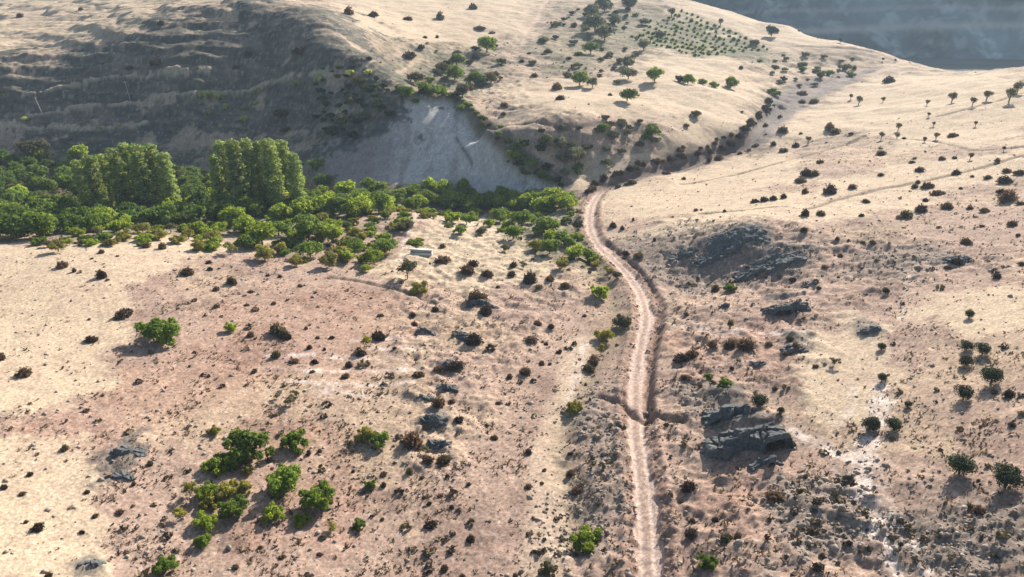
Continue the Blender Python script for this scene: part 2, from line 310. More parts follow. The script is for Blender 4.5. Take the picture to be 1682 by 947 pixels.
C_SOIL  = lin(.34, .238, .186); C_SOIL2 = lin(.225, .145, .115); C_CREAM = lin(.47, .365, .26); C_CREAM2 = lin(.42, .315, .21)
C_RED   = lin(.33, .195, .145);  C_GREY  = lin(.22, .175, .145); C_GREEN = lin(.17, .165, .10); C_TRACK = lin(.46, .335, .275)
C_WASH  = lin(.38, .28, .20);    C_RILL  = lin(.55, .46, .41);   C_FIELD = lin(.46, .44, .42); C_DARK = lin(.10, .075, .06)
C_ROCK  = lin(.12, .115, .105)
def albedo(X, Y, M):
    n1 = fbm(X, Y, 14, 4, 80); n2 = fbm(X, Y, 3.0, 4, 90, .6); n3 = fbm(X, Y, .9, 3, 95, .65); n4 = fbm(X, Y, 40, 3, 99)
    far = sstep(150, 400, Y)
    def mix(c, d, t):
        t = np.clip(t, 0, 1)[..., None]; return c * (1 - t) + d * t
    c = np.broadcast_to(C_SOIL, X.shape + (3,)).copy()
    c = mix(c, C_SOIL2, sstep(-.1, .5, n1) * .6)
    c = mix(c, C_CREAM2, sstep(.0, .35, n4 + n2 * .35) * .5)
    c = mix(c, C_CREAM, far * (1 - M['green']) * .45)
    c = mix(c, C_RED, M['red'] * (.45 + .5 * n1))
    c = mix(c, C_GREEN, M['green'] * (.72 + 1.2 * n2 + .5 * n1)); c = mix(c, lin(.09, .10, .06), M['green'] * sstep(.05, .3, n2 + n1 * .5) * .6)
    c = mix(c, lin(.12, .125, .07), M['orch'] * .6); c = mix(c, lin(.14, .11, .09), M['dark'] * .75)
    c = mix(c, C_GREY, M['grey'] * (.75 + .6 * n2))
    c = mix(c, C_CREAM, M['cream'] * (.85 + .5 * n1))
    c = mix(c, C_CREAM2, M['cream'] * sstep(.1, .5, n2) * .6)
    c = mix(c, C_FIELD, M['field'] * .95)
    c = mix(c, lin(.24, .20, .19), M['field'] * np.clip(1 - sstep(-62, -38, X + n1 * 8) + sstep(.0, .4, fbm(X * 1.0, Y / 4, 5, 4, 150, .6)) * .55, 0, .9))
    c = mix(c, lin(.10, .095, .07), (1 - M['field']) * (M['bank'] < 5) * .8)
    # scrub, contour trods and painted hillside shade on the far slopes
    zc = base_h(X, Y) + n1 * .35
    trod = fbm(X / 11, zc * 1.15 + Y * .12, 2.0, 3, 140, .65)
    fs = sstep(190, 300, Y) * (1 - M['field']) * (1 - M['track'])
    c = mix(c, lin(.044, .056, .053), M['shill'] * (.86 + .5 * n1 + .5 * trod)); c = mix(c, lin(.36, .30, .22), M['shill'] * sstep(.16, .42, trod + n2 * .25) * .6)  # dark scrub plus painted bluish shadow; tan streaks paint the sunlit strips
    c = mix(c, lin(.20, .155, .115), fs * sstep(.05, .4, trod + .5 * n1) * .6 * (1 - .5 * M['cream']))
    c = mix(c, lin(.15, .14, .09), fs * sstep(.12, .4, n2 + n1 * .5) * .55 * (1 - .7 * M['cream']))
    c = mix(c, lin(.12, .11, .10), M['furrow'] * .8)
    # dead thorn litter and stones as fine mottling
    c = mix(c, C_DARK, sstep(.10, .42, n3 + n1 * .3) * .72 * (1 - M['cream'] * .75) * (1 - M['track']) * (1 - M['field']))
    c = mix(c, C_RILL, sstep(.28, .55, fbm(X, Y, 1.1, 2, 130)) * .35 * (1 - M['track']) * (1 - M['field']))
    c = mix(c, lin(.43, .325, .245), M['wash'] * .85)
    c = mix(c, C_RILL, M['rill'] * .85 * (.9 + n2))
    be = M['bench'] * (1 - M['track'])
    c = mix(c, lin(.21, .125, .095), be * .75 * (.8 + n2))
    c = mix(c, C_TRACK, M['track'] * .95)
    c = mix(c, lin(.13, .10, .09), M['track'] * sstep(.70, .76, M['tp']) * (M['td'] < 6) * .92); c = mix(c, lin(.12, .09, .075), sstep(.68, .74, M['tp']) * (1 - sstep(3.5, 6.5, M['td'] + n1 * 3)) * .75); c = mix(c, lin(.17, .145, .135), M['river'] * .85)
    c = mix(c, lin(.55, .43, .37), M['track'] * np.exp(-((M['td'] - .8) / .3) ** 2) * .7 * (M['tp'] < .7)); c = mix(c, lin(.30, .21, .165), (M['track'] * (1 - sstep(.25, .5, M['td'])) * .55 + M['track'] * sstep(.1, .45, n3 + n2) * .5) * (M['tp'] < .7))
    c = mix(c, C_CREAM, M['path'] * .75); c = mix(c, lin(.30, .22, .16), M['tyre'] * .45); c = mix(c, lin(.17, .125, .09), M['thin'] * .65); c = mix(c, C_RILL, M['pale'] * (.38 + n2))
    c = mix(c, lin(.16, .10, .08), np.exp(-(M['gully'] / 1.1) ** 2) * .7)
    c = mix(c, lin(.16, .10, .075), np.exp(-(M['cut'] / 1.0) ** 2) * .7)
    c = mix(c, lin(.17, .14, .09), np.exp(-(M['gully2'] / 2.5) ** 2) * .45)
    for (p, rx, ry, hh) in rock_c:
        r = np.hypot((X - p[0]) / rx, (Y - p[1]) / ry); m = r < 1.4
        if m.any(): c[m] = mix(c[m], C_ROCK, (1 - sstep(.5, 1.0, r[m] + n2[m] * .9)) * .7)
    gr = fbm(X, Y, .38, 2, 160)
    c = c * (1 + .42 * n3 + .3 * n2 + .45 * gr * (1 - far))[..., None]
    return np.clip(c, .02, .8)

def grid_mesh(name, X, Y, Z, colr=None, smooth=True):
    nr, nc = X.shape; me = bpy.data.meshes.new(name)
    co = np.stack([X, Y, Z], -1).reshape(-1, 3).astype(np.float32)
    i = np.arange(nr * nc).reshape(nr, nc)
    q = np.stack([i[:-1, :-1], i[:-1, 1:], i[1:, 1:], i[1:, :-1]], -1).reshape(-1, 4).astype(np.int32)
    me.vertices.add(len(co)); me.vertices.foreach_set("co", co.ravel())
    me.loops.add(q.size); me.loops.foreach_set("vertex_index", q.ravel())
    me.polygons.add(len(q)); me.polygons.foreach_set("loop_start", np.arange(0, q.size, 4, dtype=np.int32))
    me.update(calc_edges=True)
    if smooth: me.polygons.foreach_set("use_smooth", np.ones(len(q), bool))
    if colr is not None:
        a = me.attributes.new("soil", 'FLOAT_COLOR', 'POINT')
        a.data.foreach_set("color", np.concatenate([colr.reshape(-1, 3), np.ones((len(co), 1))], 1).astype(np.float32).ravel())
    return me

def ground_material():
    m, nt, b = mat("dry_ground", .97)
    at = N_(nt, "ShaderNodeAttribute", attribute_name="soil")
    tc = N_(nt, "ShaderNodeNewGeometry")
    n = N_(nt, "ShaderNodeTexNoise"); n.inputs["Scale"].default_value = 2.2; n.inputs["Detail"].default_value = 6; n.inputs["Roughness"].default_value = .72
    nt.links.new(tc.outputs["Position"], n.inputs["Vector"])
    mr = N_(nt, "ShaderNodeMapRange"); mr.inputs["From Min"].default_value = .3; mr.inputs["From Max"].default_value = .7; mr.inputs["To Min"].default_value = .62; mr.inputs["To Max"].default_value = 1.36
    nt.links.new(n.outputs["Fac"], mr.inputs["Value"])
    mx = N_(nt, "ShaderNodeVectorMath", operation='SCALE'); nt.links.new(at.outputs["Color"], mx.inputs[0]); nt.links.new(mr.outputs[0], mx.inputs["Scale"])
    nt.links.new(mx.outputs[0], b.inputs["Base Color"])
    bm = N_(nt, "ShaderNodeBump"); bm.inputs["Strength"].default_value = .55; bm.inputs["Distance"].default_value = .25
    nt.links.new(n.outputs["Fac"], bm.inputs["Height"]); nt.links.new(bm.outputs[0], b.inputs["Normal"])
    return m
M_GROUND = ground_material()

def link(name, me, m, parent=None):
    o = bpy.data.objects.new(name, me); COL.objects.link(o)
    if m and me and not me.materials: me.materials.append(m)
    if parent: o.parent = parent
    return o
NC, NR = (1000, 1250)
uu = np.linspace(-1.0, 1.0, NC); ww = np.linspace(math.log(12 + CC), math.log(1160 + CC), NR)
U, W = np.meshgrid(uu, ww); GY = np.exp(W) - CC; GX = U * (GY + CC)
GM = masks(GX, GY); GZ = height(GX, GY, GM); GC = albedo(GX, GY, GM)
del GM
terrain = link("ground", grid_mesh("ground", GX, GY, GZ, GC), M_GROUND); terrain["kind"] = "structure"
def zat(X, Y):
    u = (X / (Y + CC) + 1) / 2 * (NC - 1); v = (math.log(Y + CC) - ww[0]) / (ww[-1] - ww[0]) * (NR - 1)
    i = int(min(max(u, 0), NC - 2)); j = int(min(max(v, 0), NR - 2)); fu = u - i; fv = v - j
    return float((GZ[j, i] * (1 - fu) + GZ[j, i + 1] * fu) * (1 - fv) + (GZ[j + 1, i] * (1 - fu) + GZ[j + 1, i + 1] * fu) * fv)
def zarr(X, Y):
    u = (X / (Y + CC) + 1) / 2 * (NC - 1); v = (np.log(Y + CC) - ww[0]) / (ww[-1] - ww[0]) * (NR - 1)
    i = np.clip(u.astype(int), 0, NC - 2); j = np.clip(v.astype(int), 0, NR - 2); fu = np.clip(u - i, 0, 1); fv = np.clip(v - j, 0, 1)
    return (GZ[j, i] * (1 - fu) + GZ[j, i + 1] * fu) * (1 - fv) + (GZ[j + 1, i] * (1 - fu) + GZ[j + 1, i + 1] * fu) * fv
def G(px, py):
    """where a sight line meets the finished ground"""
    X, Y = hit(px, py, lambda a, b: zarr(np.asarray(a), np.asarray(b))); return X, Y, zat(X, Y)

# ------------------------------------------------------------------ country beyond
m, nt2, b = mat("far_slope", 1)
tc = N_(nt2, "ShaderNodeNewGeometry"); mp = N_(nt2, "ShaderNodeMapping"); mp.inputs["Scale"].default_value = (.004, .016, .05)
n = N_(nt2, "ShaderNodeTexNoise"); n.inputs["Detail"].default_value = 9; n.inputs["Roughness"].default_value = .65; n.inputs["Scale"].default_value = 1.0
cr = N_(nt2, "ShaderNodeValToRGB"); cr.color_ramp.elements[0].position = .35; cr.color_ramp.elements[0].color = (.028, .045, .045, 1); cr.color_ramp.elements[1].position = .68; cr.color_ramp.elements[1].color = (.11, .125, .115, 1)
nt2.links.new(tc.outputs["Position"], mp.inputs[0]); nt2.links.new(mp.outputs[0], n.inputs["Vector"]); nt2.links.new(n.outputs["Fac"], cr.inputs[0]); nt2.links.new(cr.outputs[0], b.inputs["Base Color"])
M_FAR = m
xs = np.linspace(-200, 2600, 700); ys = np.linspace(0, 1, 420) ** 1.3
XX, TT = np.meshgrid(xs, ys); 
foot = np.interp(XX, [60, 240, 420, 2600], [960, 760, 735, 700])
YY = foot + TT * 900
ZZ = -42 + np.interp(TT, [0, .04, .5, .62, 1], [0, 3, 285, 300, 180]) + fbm(XX, YY, 300, 5, 200, .5) * 46 * sstep(0, .2, TT) + fbm(XX, YY / 2.2, 75, 5, 210, .58, ridged=True) * 20 * sstep(0, .1, TT)
ZZ = np.where(TT < .003, -60, ZZ)
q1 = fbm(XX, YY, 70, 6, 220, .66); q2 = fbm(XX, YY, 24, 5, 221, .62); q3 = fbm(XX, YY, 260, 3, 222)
HC = np.array([.10, .135, .145]) * (1 + 1.7 * q1 + .9 * q3)[..., None] + np.array([.16, .17, .15]) * sstep(.1, .45, q2 + q3 * .5)[..., None]  # bluer, lighter albedo has distance haze painted into the hill
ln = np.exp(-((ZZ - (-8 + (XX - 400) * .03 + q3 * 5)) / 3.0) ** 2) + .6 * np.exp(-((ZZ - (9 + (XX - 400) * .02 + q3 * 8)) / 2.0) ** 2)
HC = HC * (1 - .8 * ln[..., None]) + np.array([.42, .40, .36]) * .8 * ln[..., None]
M_HILL, hn, hb = mat("far_hill", 1); ha = N_(hn, "ShaderNodeAttribute", attribute_name="soil"); hn.links.new(ha.outputs["Color"], hb.inputs["Base Color"])
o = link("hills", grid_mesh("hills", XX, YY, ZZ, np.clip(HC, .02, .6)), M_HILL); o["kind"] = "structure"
xs = np.linspace(-5000, 5000, 90); XX, YY = np.meshgrid(xs, xs + 1500)
ZZ = -34 + fbm(XX, YY, 900, 3, 300) * 3
o = link("plain", grid_mesh("plain", XX, YY, ZZ), M_FAR); o["kind"] = "structure"

# ------------------------------------------------------------------ vegetation and rock builders
def leaf_mat(name, base, trans=.35, var=.35, rough=.7):
    m, nt, b = mat(name, rough); nt.nodes.remove(b) if False else None
    at = N_(nt, "ShaderNodeAttribute", attribute_name="tint"); oi = N_(nt, "ShaderNodeObjectInfo")
    mr = N_(nt, "ShaderNodeMapRange"); mr.inputs["To Min"].default_value = 1 - var; mr.inputs["To Max"].default_value = 1 + var
    nt.links.new(at.outputs["Fac"], mr.inputs["Value"])
    mo = N_(nt, "ShaderNodeMapRange"); mo.inputs["To Min"].default_value = .78; mo.inputs["To Max"].default_value = 1.22
    nt.links.new(oi.outputs["Random"], mo.inputs["Value"])
    ml = N_(nt, "ShaderNodeMath", operation='MULTIPLY'); nt.links.new(mr.outputs[0], ml.inputs[0]); nt.links.new(mo.outputs[0], ml.inputs[1])
    tco = N_(nt, "ShaderNodeTexCoord"); nz = N_(nt, "ShaderNodeTexNoise"); nz.inputs["Scale"].default_value = 6.5; nz.inputs["Detail"].default_value = 3
    nt.links.new(tco.outputs["Object"], nz.inputs["Vector"]); rz = N_(nt, "ShaderNodeMapRange"); rz.inputs["From Min"].default_value = .38; rz.inputs["From Max"].default_value = .62; nt.links.new(nz.outputs["Fac"], rz.inputs["Value"])
    mc = N_(nt, "ShaderNodeMix", data_type='RGBA'); nt.links.new(rz.outputs[0], mc.inputs[0]); mc.inputs[6].default_value = (base[0] * .66, base[1] * .74, base[2] * .9, 1); mc.inputs[7].default_value = (base[0] * 1.5, base[1] * 1.25, base[2] * 1.25, 1)
    vm = N_(nt, "ShaderNodeVectorMath", operation='SCALE'); nt.links.new(mc.outputs[2], vm.inputs[0]); nt.links.new(ml.outputs[0], vm.inputs["Scale"])
    nt.links.new(vm.outputs[0], b.inputs["Base Color"])
    if trans > 0:
        tr = N_(nt, "ShaderNodeBsdfTranslucent"); v2 = N_(nt, "ShaderNodeVectorMath", operation='MULTIPLY'); v2.inputs[1].default_value = (1.45, 1.35, .7)
        nt.links.new(vm.outputs[0], v2.inputs[0]); nt.links.new(v2.outputs[0], tr.inputs[0])
        mx = N_(nt, "ShaderNodeMixShader"); mx.inputs[0].default_value = trans
        out = nt.nodes["Material Output"]; nt.links.new(b.outputs[0], mx.inputs[1]); nt.links.new(tr.outputs[0], mx.inputs[2]); nt.links.new(mx.outputs[0], out.inputs[0])
    return m
ML = {'green': leaf_mat("leaf_green", (.135, .215, .04), .5), 'bright': leaf_mat("leaf_bright", (.23, .325, .05), .55),
      'deep': leaf_mat("leaf_deep", (.085, .145, .03), .45), 'yellow': leaf_mat("leaf_yellow", (.24, .25, .06), .4), 'dark': leaf_mat("leaf_dark", (.035, .052, .02), .2),
      'olive': leaf_mat("leaf_olive", (.125, .125, .06), .25), 'pale': leaf_mat("leaf_pale_lit", (.42, .48, .17), .4), 'grey': leaf_mat("leaf_greygreen", (.15, .17, .10), .3),
      'brown': leaf_mat("thorn_brown", (.15, .105, .07), .2), 'umber': leaf_mat("thorn_umber", (.075, .055, .04), .12), 'dun': leaf_mat("thorn_dun", (.13, .115, .065), .2),
      'straw': leaf_mat("straw", (.33, .25, .13), .3), 'poplar': leaf_mat("leaf_poplar", (.25, .335, .11), .42)}
def plain(name, c, rough=.9, scale=6.0, lo=.6, hi=1.4):
    m, nt, b = mat(name, rough); tc = N_(nt, "ShaderNodeNewGeometry")
    n = N_(nt, "ShaderNodeTexNoise"); n.inputs["Scale"].default_value = scale; n.inputs["Detail"].default_value = 5; n.inputs["Roughness"].default_value = .7
    nt.links.new(tc.outputs["Position"], n.inputs["Vector"])
    mr = N_(nt, "ShaderNodeMapRange"); mr.inputs["From Min"].default_value = .3; mr.inputs["From Max"].default_value = .7; mr.inputs["To Min"].default_value = lo; mr.inputs["To Max"].default_value = hi
    nt.links.new(n.outputs["Fac"], mr.inputs["Value"])
    vm = N_(nt, "ShaderNodeVectorMath", operation='SCALE'); vm.inputs[0].default_value = c; nt.links.new(mr.outputs[0], vm.inputs["Scale"]); nt.links.new(vm.outputs[0], b.inputs["Base Color"])
    bm = N_(nt, "ShaderNodeBump"); bm.inputs["Strength"].default_value = .6; bm.inputs["Distance"].default_value = .1
    nt.links.new(n.outputs["Fac"], bm.inputs["Height"]); nt.links.new(bm.outputs[0], b.inputs["Normal"])
    return m
M_BARK = plain("bark", (.12, .09, .065)); M_ROCK = plain("rock", (.105, .11, .112), scale=2.2, lo=.4, hi=1.6); M_STONE = plain("stone", (.30, .25, .21), scale=.7)
M_CONC = plain("concrete", (.72, .68, .60), scale=1.5, lo=.85, hi=1.1); M_WOOD = plain("weathered_wood", (.42, .39, .34)); M_PORC = plain("porcelain", (.6, .58, .52))
M_HOLE = plain("trough_inside", (.10, .09, .08))

def mesh_np(name, V, Fq, tint=None, smooth=False):
    V = np.asarray(V, np.float32); Fq = np.asarray(Fq, np.int32); k = Fq.shape[1]
    me = bpy.data.meshes.new(name); me.vertices.add(len(V)); me.vertices.foreach_set("co", V.ravel())
    me.loops.add(Fq.size); me.loops.foreach_set("vertex_index", Fq.ravel()); me.polygons.add(len(Fq)); me.polygons.foreach_set("loop_start", np.arange(0, Fq.size, k, dtype=np.int32))
    me.update(calc_edges=True)
    if smooth: me.polygons.foreach_set("use_smooth", np.ones(len(Fq), bool))
    if tint is not None:
        a = me.attributes.new("tint", 'FLOAT', 'POINT'); a.data.foreach_set("value", np.asarray(tint, np.float32))
    return me
def unit(n):
    v = rng.normal(size=(n, 3)); return v / np.linalg.norm(v, axis=1)[:, None]
def leaves(C, Nrm, size, asp=1.5, flop=.8):
    """one small quad per centre, roughly facing Nrm"""
    n = len(C); nn = Nrm + unit(n) * flop; nn /= np.linalg.norm(nn, axis=1)[:, None]
    t = np.cross(nn, unit(n)); t /= np.linalg.norm(t, axis=1)[:, None] + 1e-9; b = np.cross(nn, t)
    s = (size * rng.uniform(.6, 1.35, n))[:, None] * .5
    V = np.stack([C - t * s * asp - b * s * .35, C - b * s * .9 + t * s * .2, C + t * s * asp + b * s * .3, C + b * s * .9 - t * s * .25], 1).reshape(-1, 3)
    return V, np.arange(4 * n).reshape(n, 4), np.repeat(rng.uniform(0, 1, n), 4)
def crown_mesh(name, lobes, n, size, squash=.85, fill=.35, asp=1.4):
    """lobes (x,y,z,r); leaves lie in uneven clumps over each lobe, thinning inside"""
    Ls = np.array(lobes, float); wgt = Ls[:, 3] ** 2; idx = rng.choice(len(Ls), n, p=wgt / wgt.sum()); L = Ls[idx]
    d = unit(n); d[:, 2] = np.where(rng.random(n) < .55, np.abs(d[:, 2]), d[:, 2])
    rr = np.where(rng.random(n) < fill, rng.uniform(.3, .9, n), rng.normal(.98, .08, n))
    # clumpy outline
    k = noise(d[:, 0] * 2.6 + idx * 3.1, d[:, 1] * 2.6 + d[:, 2] * 2.1, 5)
    rr = rr * (1 + .30 * k)
    keep = (k + rng.uniform(-.5, .5, n)) > -.42
    C = L[:, :3] + d * rr[:, None] * L[:, 3:4] * np.array([1, 1, squash])
    C, d = C[keep], d[keep]; C[:, 2] = np.maximum(C[:, 2], .03)
    V, Q, T = leaves(C, d, size, asp)
    return mesh_np(name, V, Q, T)
def tube(P, Rr, seg=6):
    P = np.asarray(P, float); V = []; Fq = []
    for i, (p, r) in enumerate(zip(P, Rr)):
        t = P[min(i + 1, len(P) - 1)] - P[max(i - 1, 0)]; t /= np.linalg.norm(t) + 1e-9
        a = np.cross(t, [.3, 1, .1]); a /= np.linalg.norm(a) + 1e-9; b = np.cross(t, a)
        for k in range(seg):
            th = 2 * math.pi * k / seg; V.append(p + r * (a * math.cos(th) + b * math.sin(th)))
    for i in range(len(P) - 1):
        for k in range(seg):
            q = i * seg; Fq.append((q + k, q + (k + 1) % seg, q + seg + (k + 1) % seg, q + seg + k))
    return np.array(V), np.array(Fq)
def join(parts):
    V = []; Fq = []; o = 0
    for v, f in parts: V.append(v); Fq.append(np.asarray(f) + o); o += len(v)
    return np.vstack(V), np.vstack(Fq)
def trunk_mesh(name, h, r, spread, limbs=5, lean=.05):
    base = np.array([[0, 0, -.6], [lean * h * .2, 0, h * .25], [lean * h, lean * h * .4, h * .62], [lean * h * 1.2, 0, h]]); parts = [tube(base, [r * 1.25, r, r * .7, r * .2])]
    for i in range(limbs):
        th = 2.4 * i + rng.uniform(-.4, .4); z0 = h * rng.uniform(.2, .5); e = np.array([math.cos(th) * spread, math.sin(th) * spread, h * rng.uniform(.6, .95)])
        p0 = np.array([lean * z0, 0, z0]); m_ = (p0 + e) / 2 + [0, 0, -.06 * h]; parts.append(tube([p0, m_, e], [r * .5, r * .35, r * .1], 5))
    return mesh_np(name, *join(parts), smooth=True)
# Every prototype is built about one metre wide, so a copy's scale is its real width.
def round_lobes(n, zc, spread, r0, r1, zs):
    out = [(0, 0, zc, r1)]
    for i in range(n):
        th = 2.399 * i + rng.uniform(-.5, .5); q = spread * math.sqrt((i + .5) / n)
        out.append((math.cos(th) * q, math.sin(th) * q, zc + rng.uniform(-zs, zs) - q * .15, rng.uniform(r0, r1 * .8)))
    return out
BUSH = [(crown_mesh("crown", round_lobes(14, .26, .40, .07, .19, .13), 4600, .045, 1.0, .3), trunk_mesh("trunk", .32, .022, .28, 7)) for _ in range(6)]
TREE = [(crown_mesh("crown", round_lobes(11, .44, .36, .12, .26, .16), 2800, .06, 1.0), trunk_mesh("trunk", .55, .03, .28)) for _ in range(5)]
SPARSE = [(crown_mesh("crown", round_lobes(8, .5, .36, .10, .18, .2), 900, .06, .9, .5), trunk_mesh("trunk", .62, .018, .34, 8)) for _ in range(3)]
FTREE = [(crown_mesh("crown", round_lobes(6, .6, .26, .16, .26, .14), 700, .08, 1.0), trunk_mesh("trunk", .65, .045, .22, 3)) for _ in range(3)]
def poplar_lobes():
    out = []
    for i in range(44):
        f = i / 43; z = .55 + f * 3.0; rad = rng.uniform(.24, .40) * (1 - .35 * abs(f - .45) * 2) ; th = i * 2.4
        out.append((math.cos(th) * rad * .62, math.sin(th) * rad * .8, z, rng.uniform(.09, .2) * (1 - .3 * f)))
    out += [(rng.uniform(-.08, .08), rng.uniform(-.08, .08), z, .2) for z in (.9, 1.6, 2.3, 3.0, 3.5)]
    return out
POPLAR = [(crown_mesh("crown", poplar_lobes(), 9000, .055, 1.35, .25), trunk_mesh("trunk", 3.3, .04, .2, 6, .01)) for _ in range(6)]
JUN = [(crown_mesh("crown", round_lobes(7, .34, .28, .16, .3, .08), 3600, .045, 1.0, .3, 1.1), trunk_mesh("trunk", .4, .03, .2)) for _ in range(3)]
def thorn_mesh(n=850, h=.55):
    d = unit(n); d[:, 2] = np.abs(d[:, 2]); k = noise(d[:, 0] * 3, d[:, 1] * 3 + d[:, 2], int(rng.integers(99)))
    rr = rng.uniform(.25, 1, n) ** .5 * (.85 + .5 * k) * .5; C = d * rr[:, None] * np.array([1, 1, 2 * h]); C[:, 2] = np.maximum(C[:, 2], .01)
    V, Q, T = leaves(C, np.cross(d, unit(n)), .075, 2.2)
    p = []
    for i in range(26):
        a = unit(1)[0]; a[2] = abs(a[2]) + .25; a /= np.linalg.norm(a); L = rng.uniform(.35, .58); p.append(tube([[0, 0, -.06], a * L * .5 + [0, 0, .02], a * L * [1, 1, 1.7 * h + .1]], [.012, .008, .003], 4))
    tv, tf = join(p); return mesh_np("thorn_shrub", np.vstack([V, tv]), np.vstack([Q, tf + len(V)]), np.concatenate([T, np.full(len(tv), .2)]))
THORN = [thorn_mesh(h=h) for h in (.4, .5, .6, .5, .35)]

def ico():
    import bmesh
    bm = bmesh.new(); bmesh.ops.create_icosphere(bm, subdivisions=3, radius=1); V = np.array([v.co[:] for v in bm.verts]); Fq = np.array([[v.index for v in f.verts] for f in bm.faces]); bm.free(); return V, Fq
IV, IF = ico()
def rock(cx, cy, cz, sx, sy, sz, cuts=12, tilt=.5):
    V = IV.copy()
    for _ in range(cuts):
        n = unit(1)[0] + np.eye(3)[rng.integers(3)] * rng.choice([-1.6, 1.6]); n /= np.linalg.norm(n); d = rng.uniform(.32, .7); e = V @ n - d; V -= np.maximum(e, 0)[:, None] * n
    V *= 1 + .015 * rng.normal(size=(len(V), 1)); V *= [sx, sy, sz]
    a = rng.uniform(-tilt, tilt); c, s = math.cos(a), math.sin(a); V = V @ np.array([[c, 0, -s], [0, 1, 0], [s, 0, c]]); a = rng.uniform(0, 6.3); c, s = math.cos(a), math.sin(a); V = V @ np.array([[c, s, 0], [-s, c, 0], [0, 0, 1]])
    return V + [cx, cy, cz], IF

def ledge(X0, Y0, W_, H):
    """one fractured rock ledge: jointed blocks, sheer towards the valley, backs dipping into the slope"""
    nx, ny = int(min(150, 30 + W_ * 9)), int(min(90, 22 + W_ * 5)); a = rng.uniform(-.25, .25)
    xs = np.linspace(-.62, .62, nx); ys = np.linspace(-.16, .5, ny); XX, YY = np.meshgrid(xs, ys)
    nc = int(14 + W_ * 3.2); cx = rng.uniform(-.6, .6, nc); cy = rng.uniform(-.16, .5, nc)
    wx = XX + fbm(XX * 10, YY * 10, 2, 3, 700 + nc) * .05; wy = YY + fbm(XX * 10, YY * 10, 2, 3, 720 + nc) * .04
    D = np.hypot((wx[..., None] - cx) * 1.0, (wy[..., None] - cy) * 1.7); o = np.argsort(D, -1); k = o[..., 0]; d1 = np.take_along_axis(D, o[..., :1], -1)[..., 0]; d2 = np.take_along_axis(D, o[..., 1:2], -1)[..., 0]
    front = -.06 + .10 * np.sin(cx * 7 + a * 9) * .6 + rng.uniform(-.03, .03, nc)
    env = np.clip(1 - np.abs(cx / .6) ** 2.2, 0, 1) * np.where(cy < front, .12 * rng.random(nc), 1) * np.clip(1.05 - (cy + .1) * 1.55, 0, 1); hc = env * rng.uniform(.45, 1.15, nc)
    tx, ty = rng.uniform(-.5, .5, nc), rng.uniform(-.9, .1, nc)
    z = hc[k] + (tx[k] * (XX - cx[k]) + ty[k] * (YY - cy[k])) * (hc[k] > .1)
    z = z - np.clip(.02 - (d2 - d1), 0, 1) * 9 * (hc[k] > .08); z = z + fbm(XX * 12, YY * 12, 2.0, 3, 740, .6) * .06
    edge = np.minimum.reduce([sstep(.62, .56, np.abs(XX)), sstep(-.16, -.12, YY), sstep(.5, .44, YY)])
    wxx, wyy = X0 + (XX * math.cos(a) - YY * math.sin(a)) * W_, Y0 + (XX * math.sin(a) + YY * math.cos(a)) * W_
    Z = zarr(wxx, wyy) + np.where(z > .04, z, -.08) * H - (1 - edge) * .8 - .12
    i = np.arange(nx * ny).reshape(ny, nx); Q = np.stack([i[:-1, :-1], i[:-1, 1:], i[1:, 1:], i[1:, :-1]], -1).reshape(-1, 4)
    return np.stack([wxx, wyy, Z], -1).reshape(-1, 3), Q
# ------------------------------------------------------------------ placing and naming
THINGS = []          # (root, phrase, px, py) labelled at the end
def put(name, kind, protos, leaf, px, py, wpx, phrase, cat, group, hs=1.0, parts=True, sink=.0, i=None):
    X, Y, Z = G(px, py); dep = Y * CP + (CAM_Z - Z) * SP; sc = wpx / F * dep
    pr = protos[(i if i is not None else random.randrange(len(protos)))]
    return put_at(name, pr, leaf, X, Y, Z - sink * sc, sc, phrase, cat, group, hs, (px, py))
def skin(me, leaf):
    key = me.name + "|" + leaf
    if key not in SK:
        c = me.copy(); c.name = me.name.split('.')[0]; c.materials.clear(); c.materials.append(ML[leaf]); SK[key] = c
    return SK[key]
SK = {}
def put_at(name, pr, leaf, X, Y, Z, sc, phrase, cat, group, hs, pp):
    rz = random.uniform(0, 6.28); j = random.uniform(.9, 1.1)
    if isinstance(pr, tuple):
        r = bpy.data.objects.new(name, None); COL.objects.link(r); r.empty_display_size = .2
        c = link("crown", skin(pr[0], leaf), None, r); t = link("trunk", pr[1], M_BARK, r)
    else:
        r = link(name, skin(pr, leaf), None)
    r.location = (X, Y, Z); r.rotation_euler = (0, 0, rz); r.scale = (sc * (random.uniform(.8, 1.35) if pr in THORN else 1), sc * (random.uniform(.65, 1.1) if pr in THORN else j), sc * hs)
    r["category"] = cat; r["group"] = group
    THINGS.append([r, phrase, pp[0], pp[1], sc]); return r

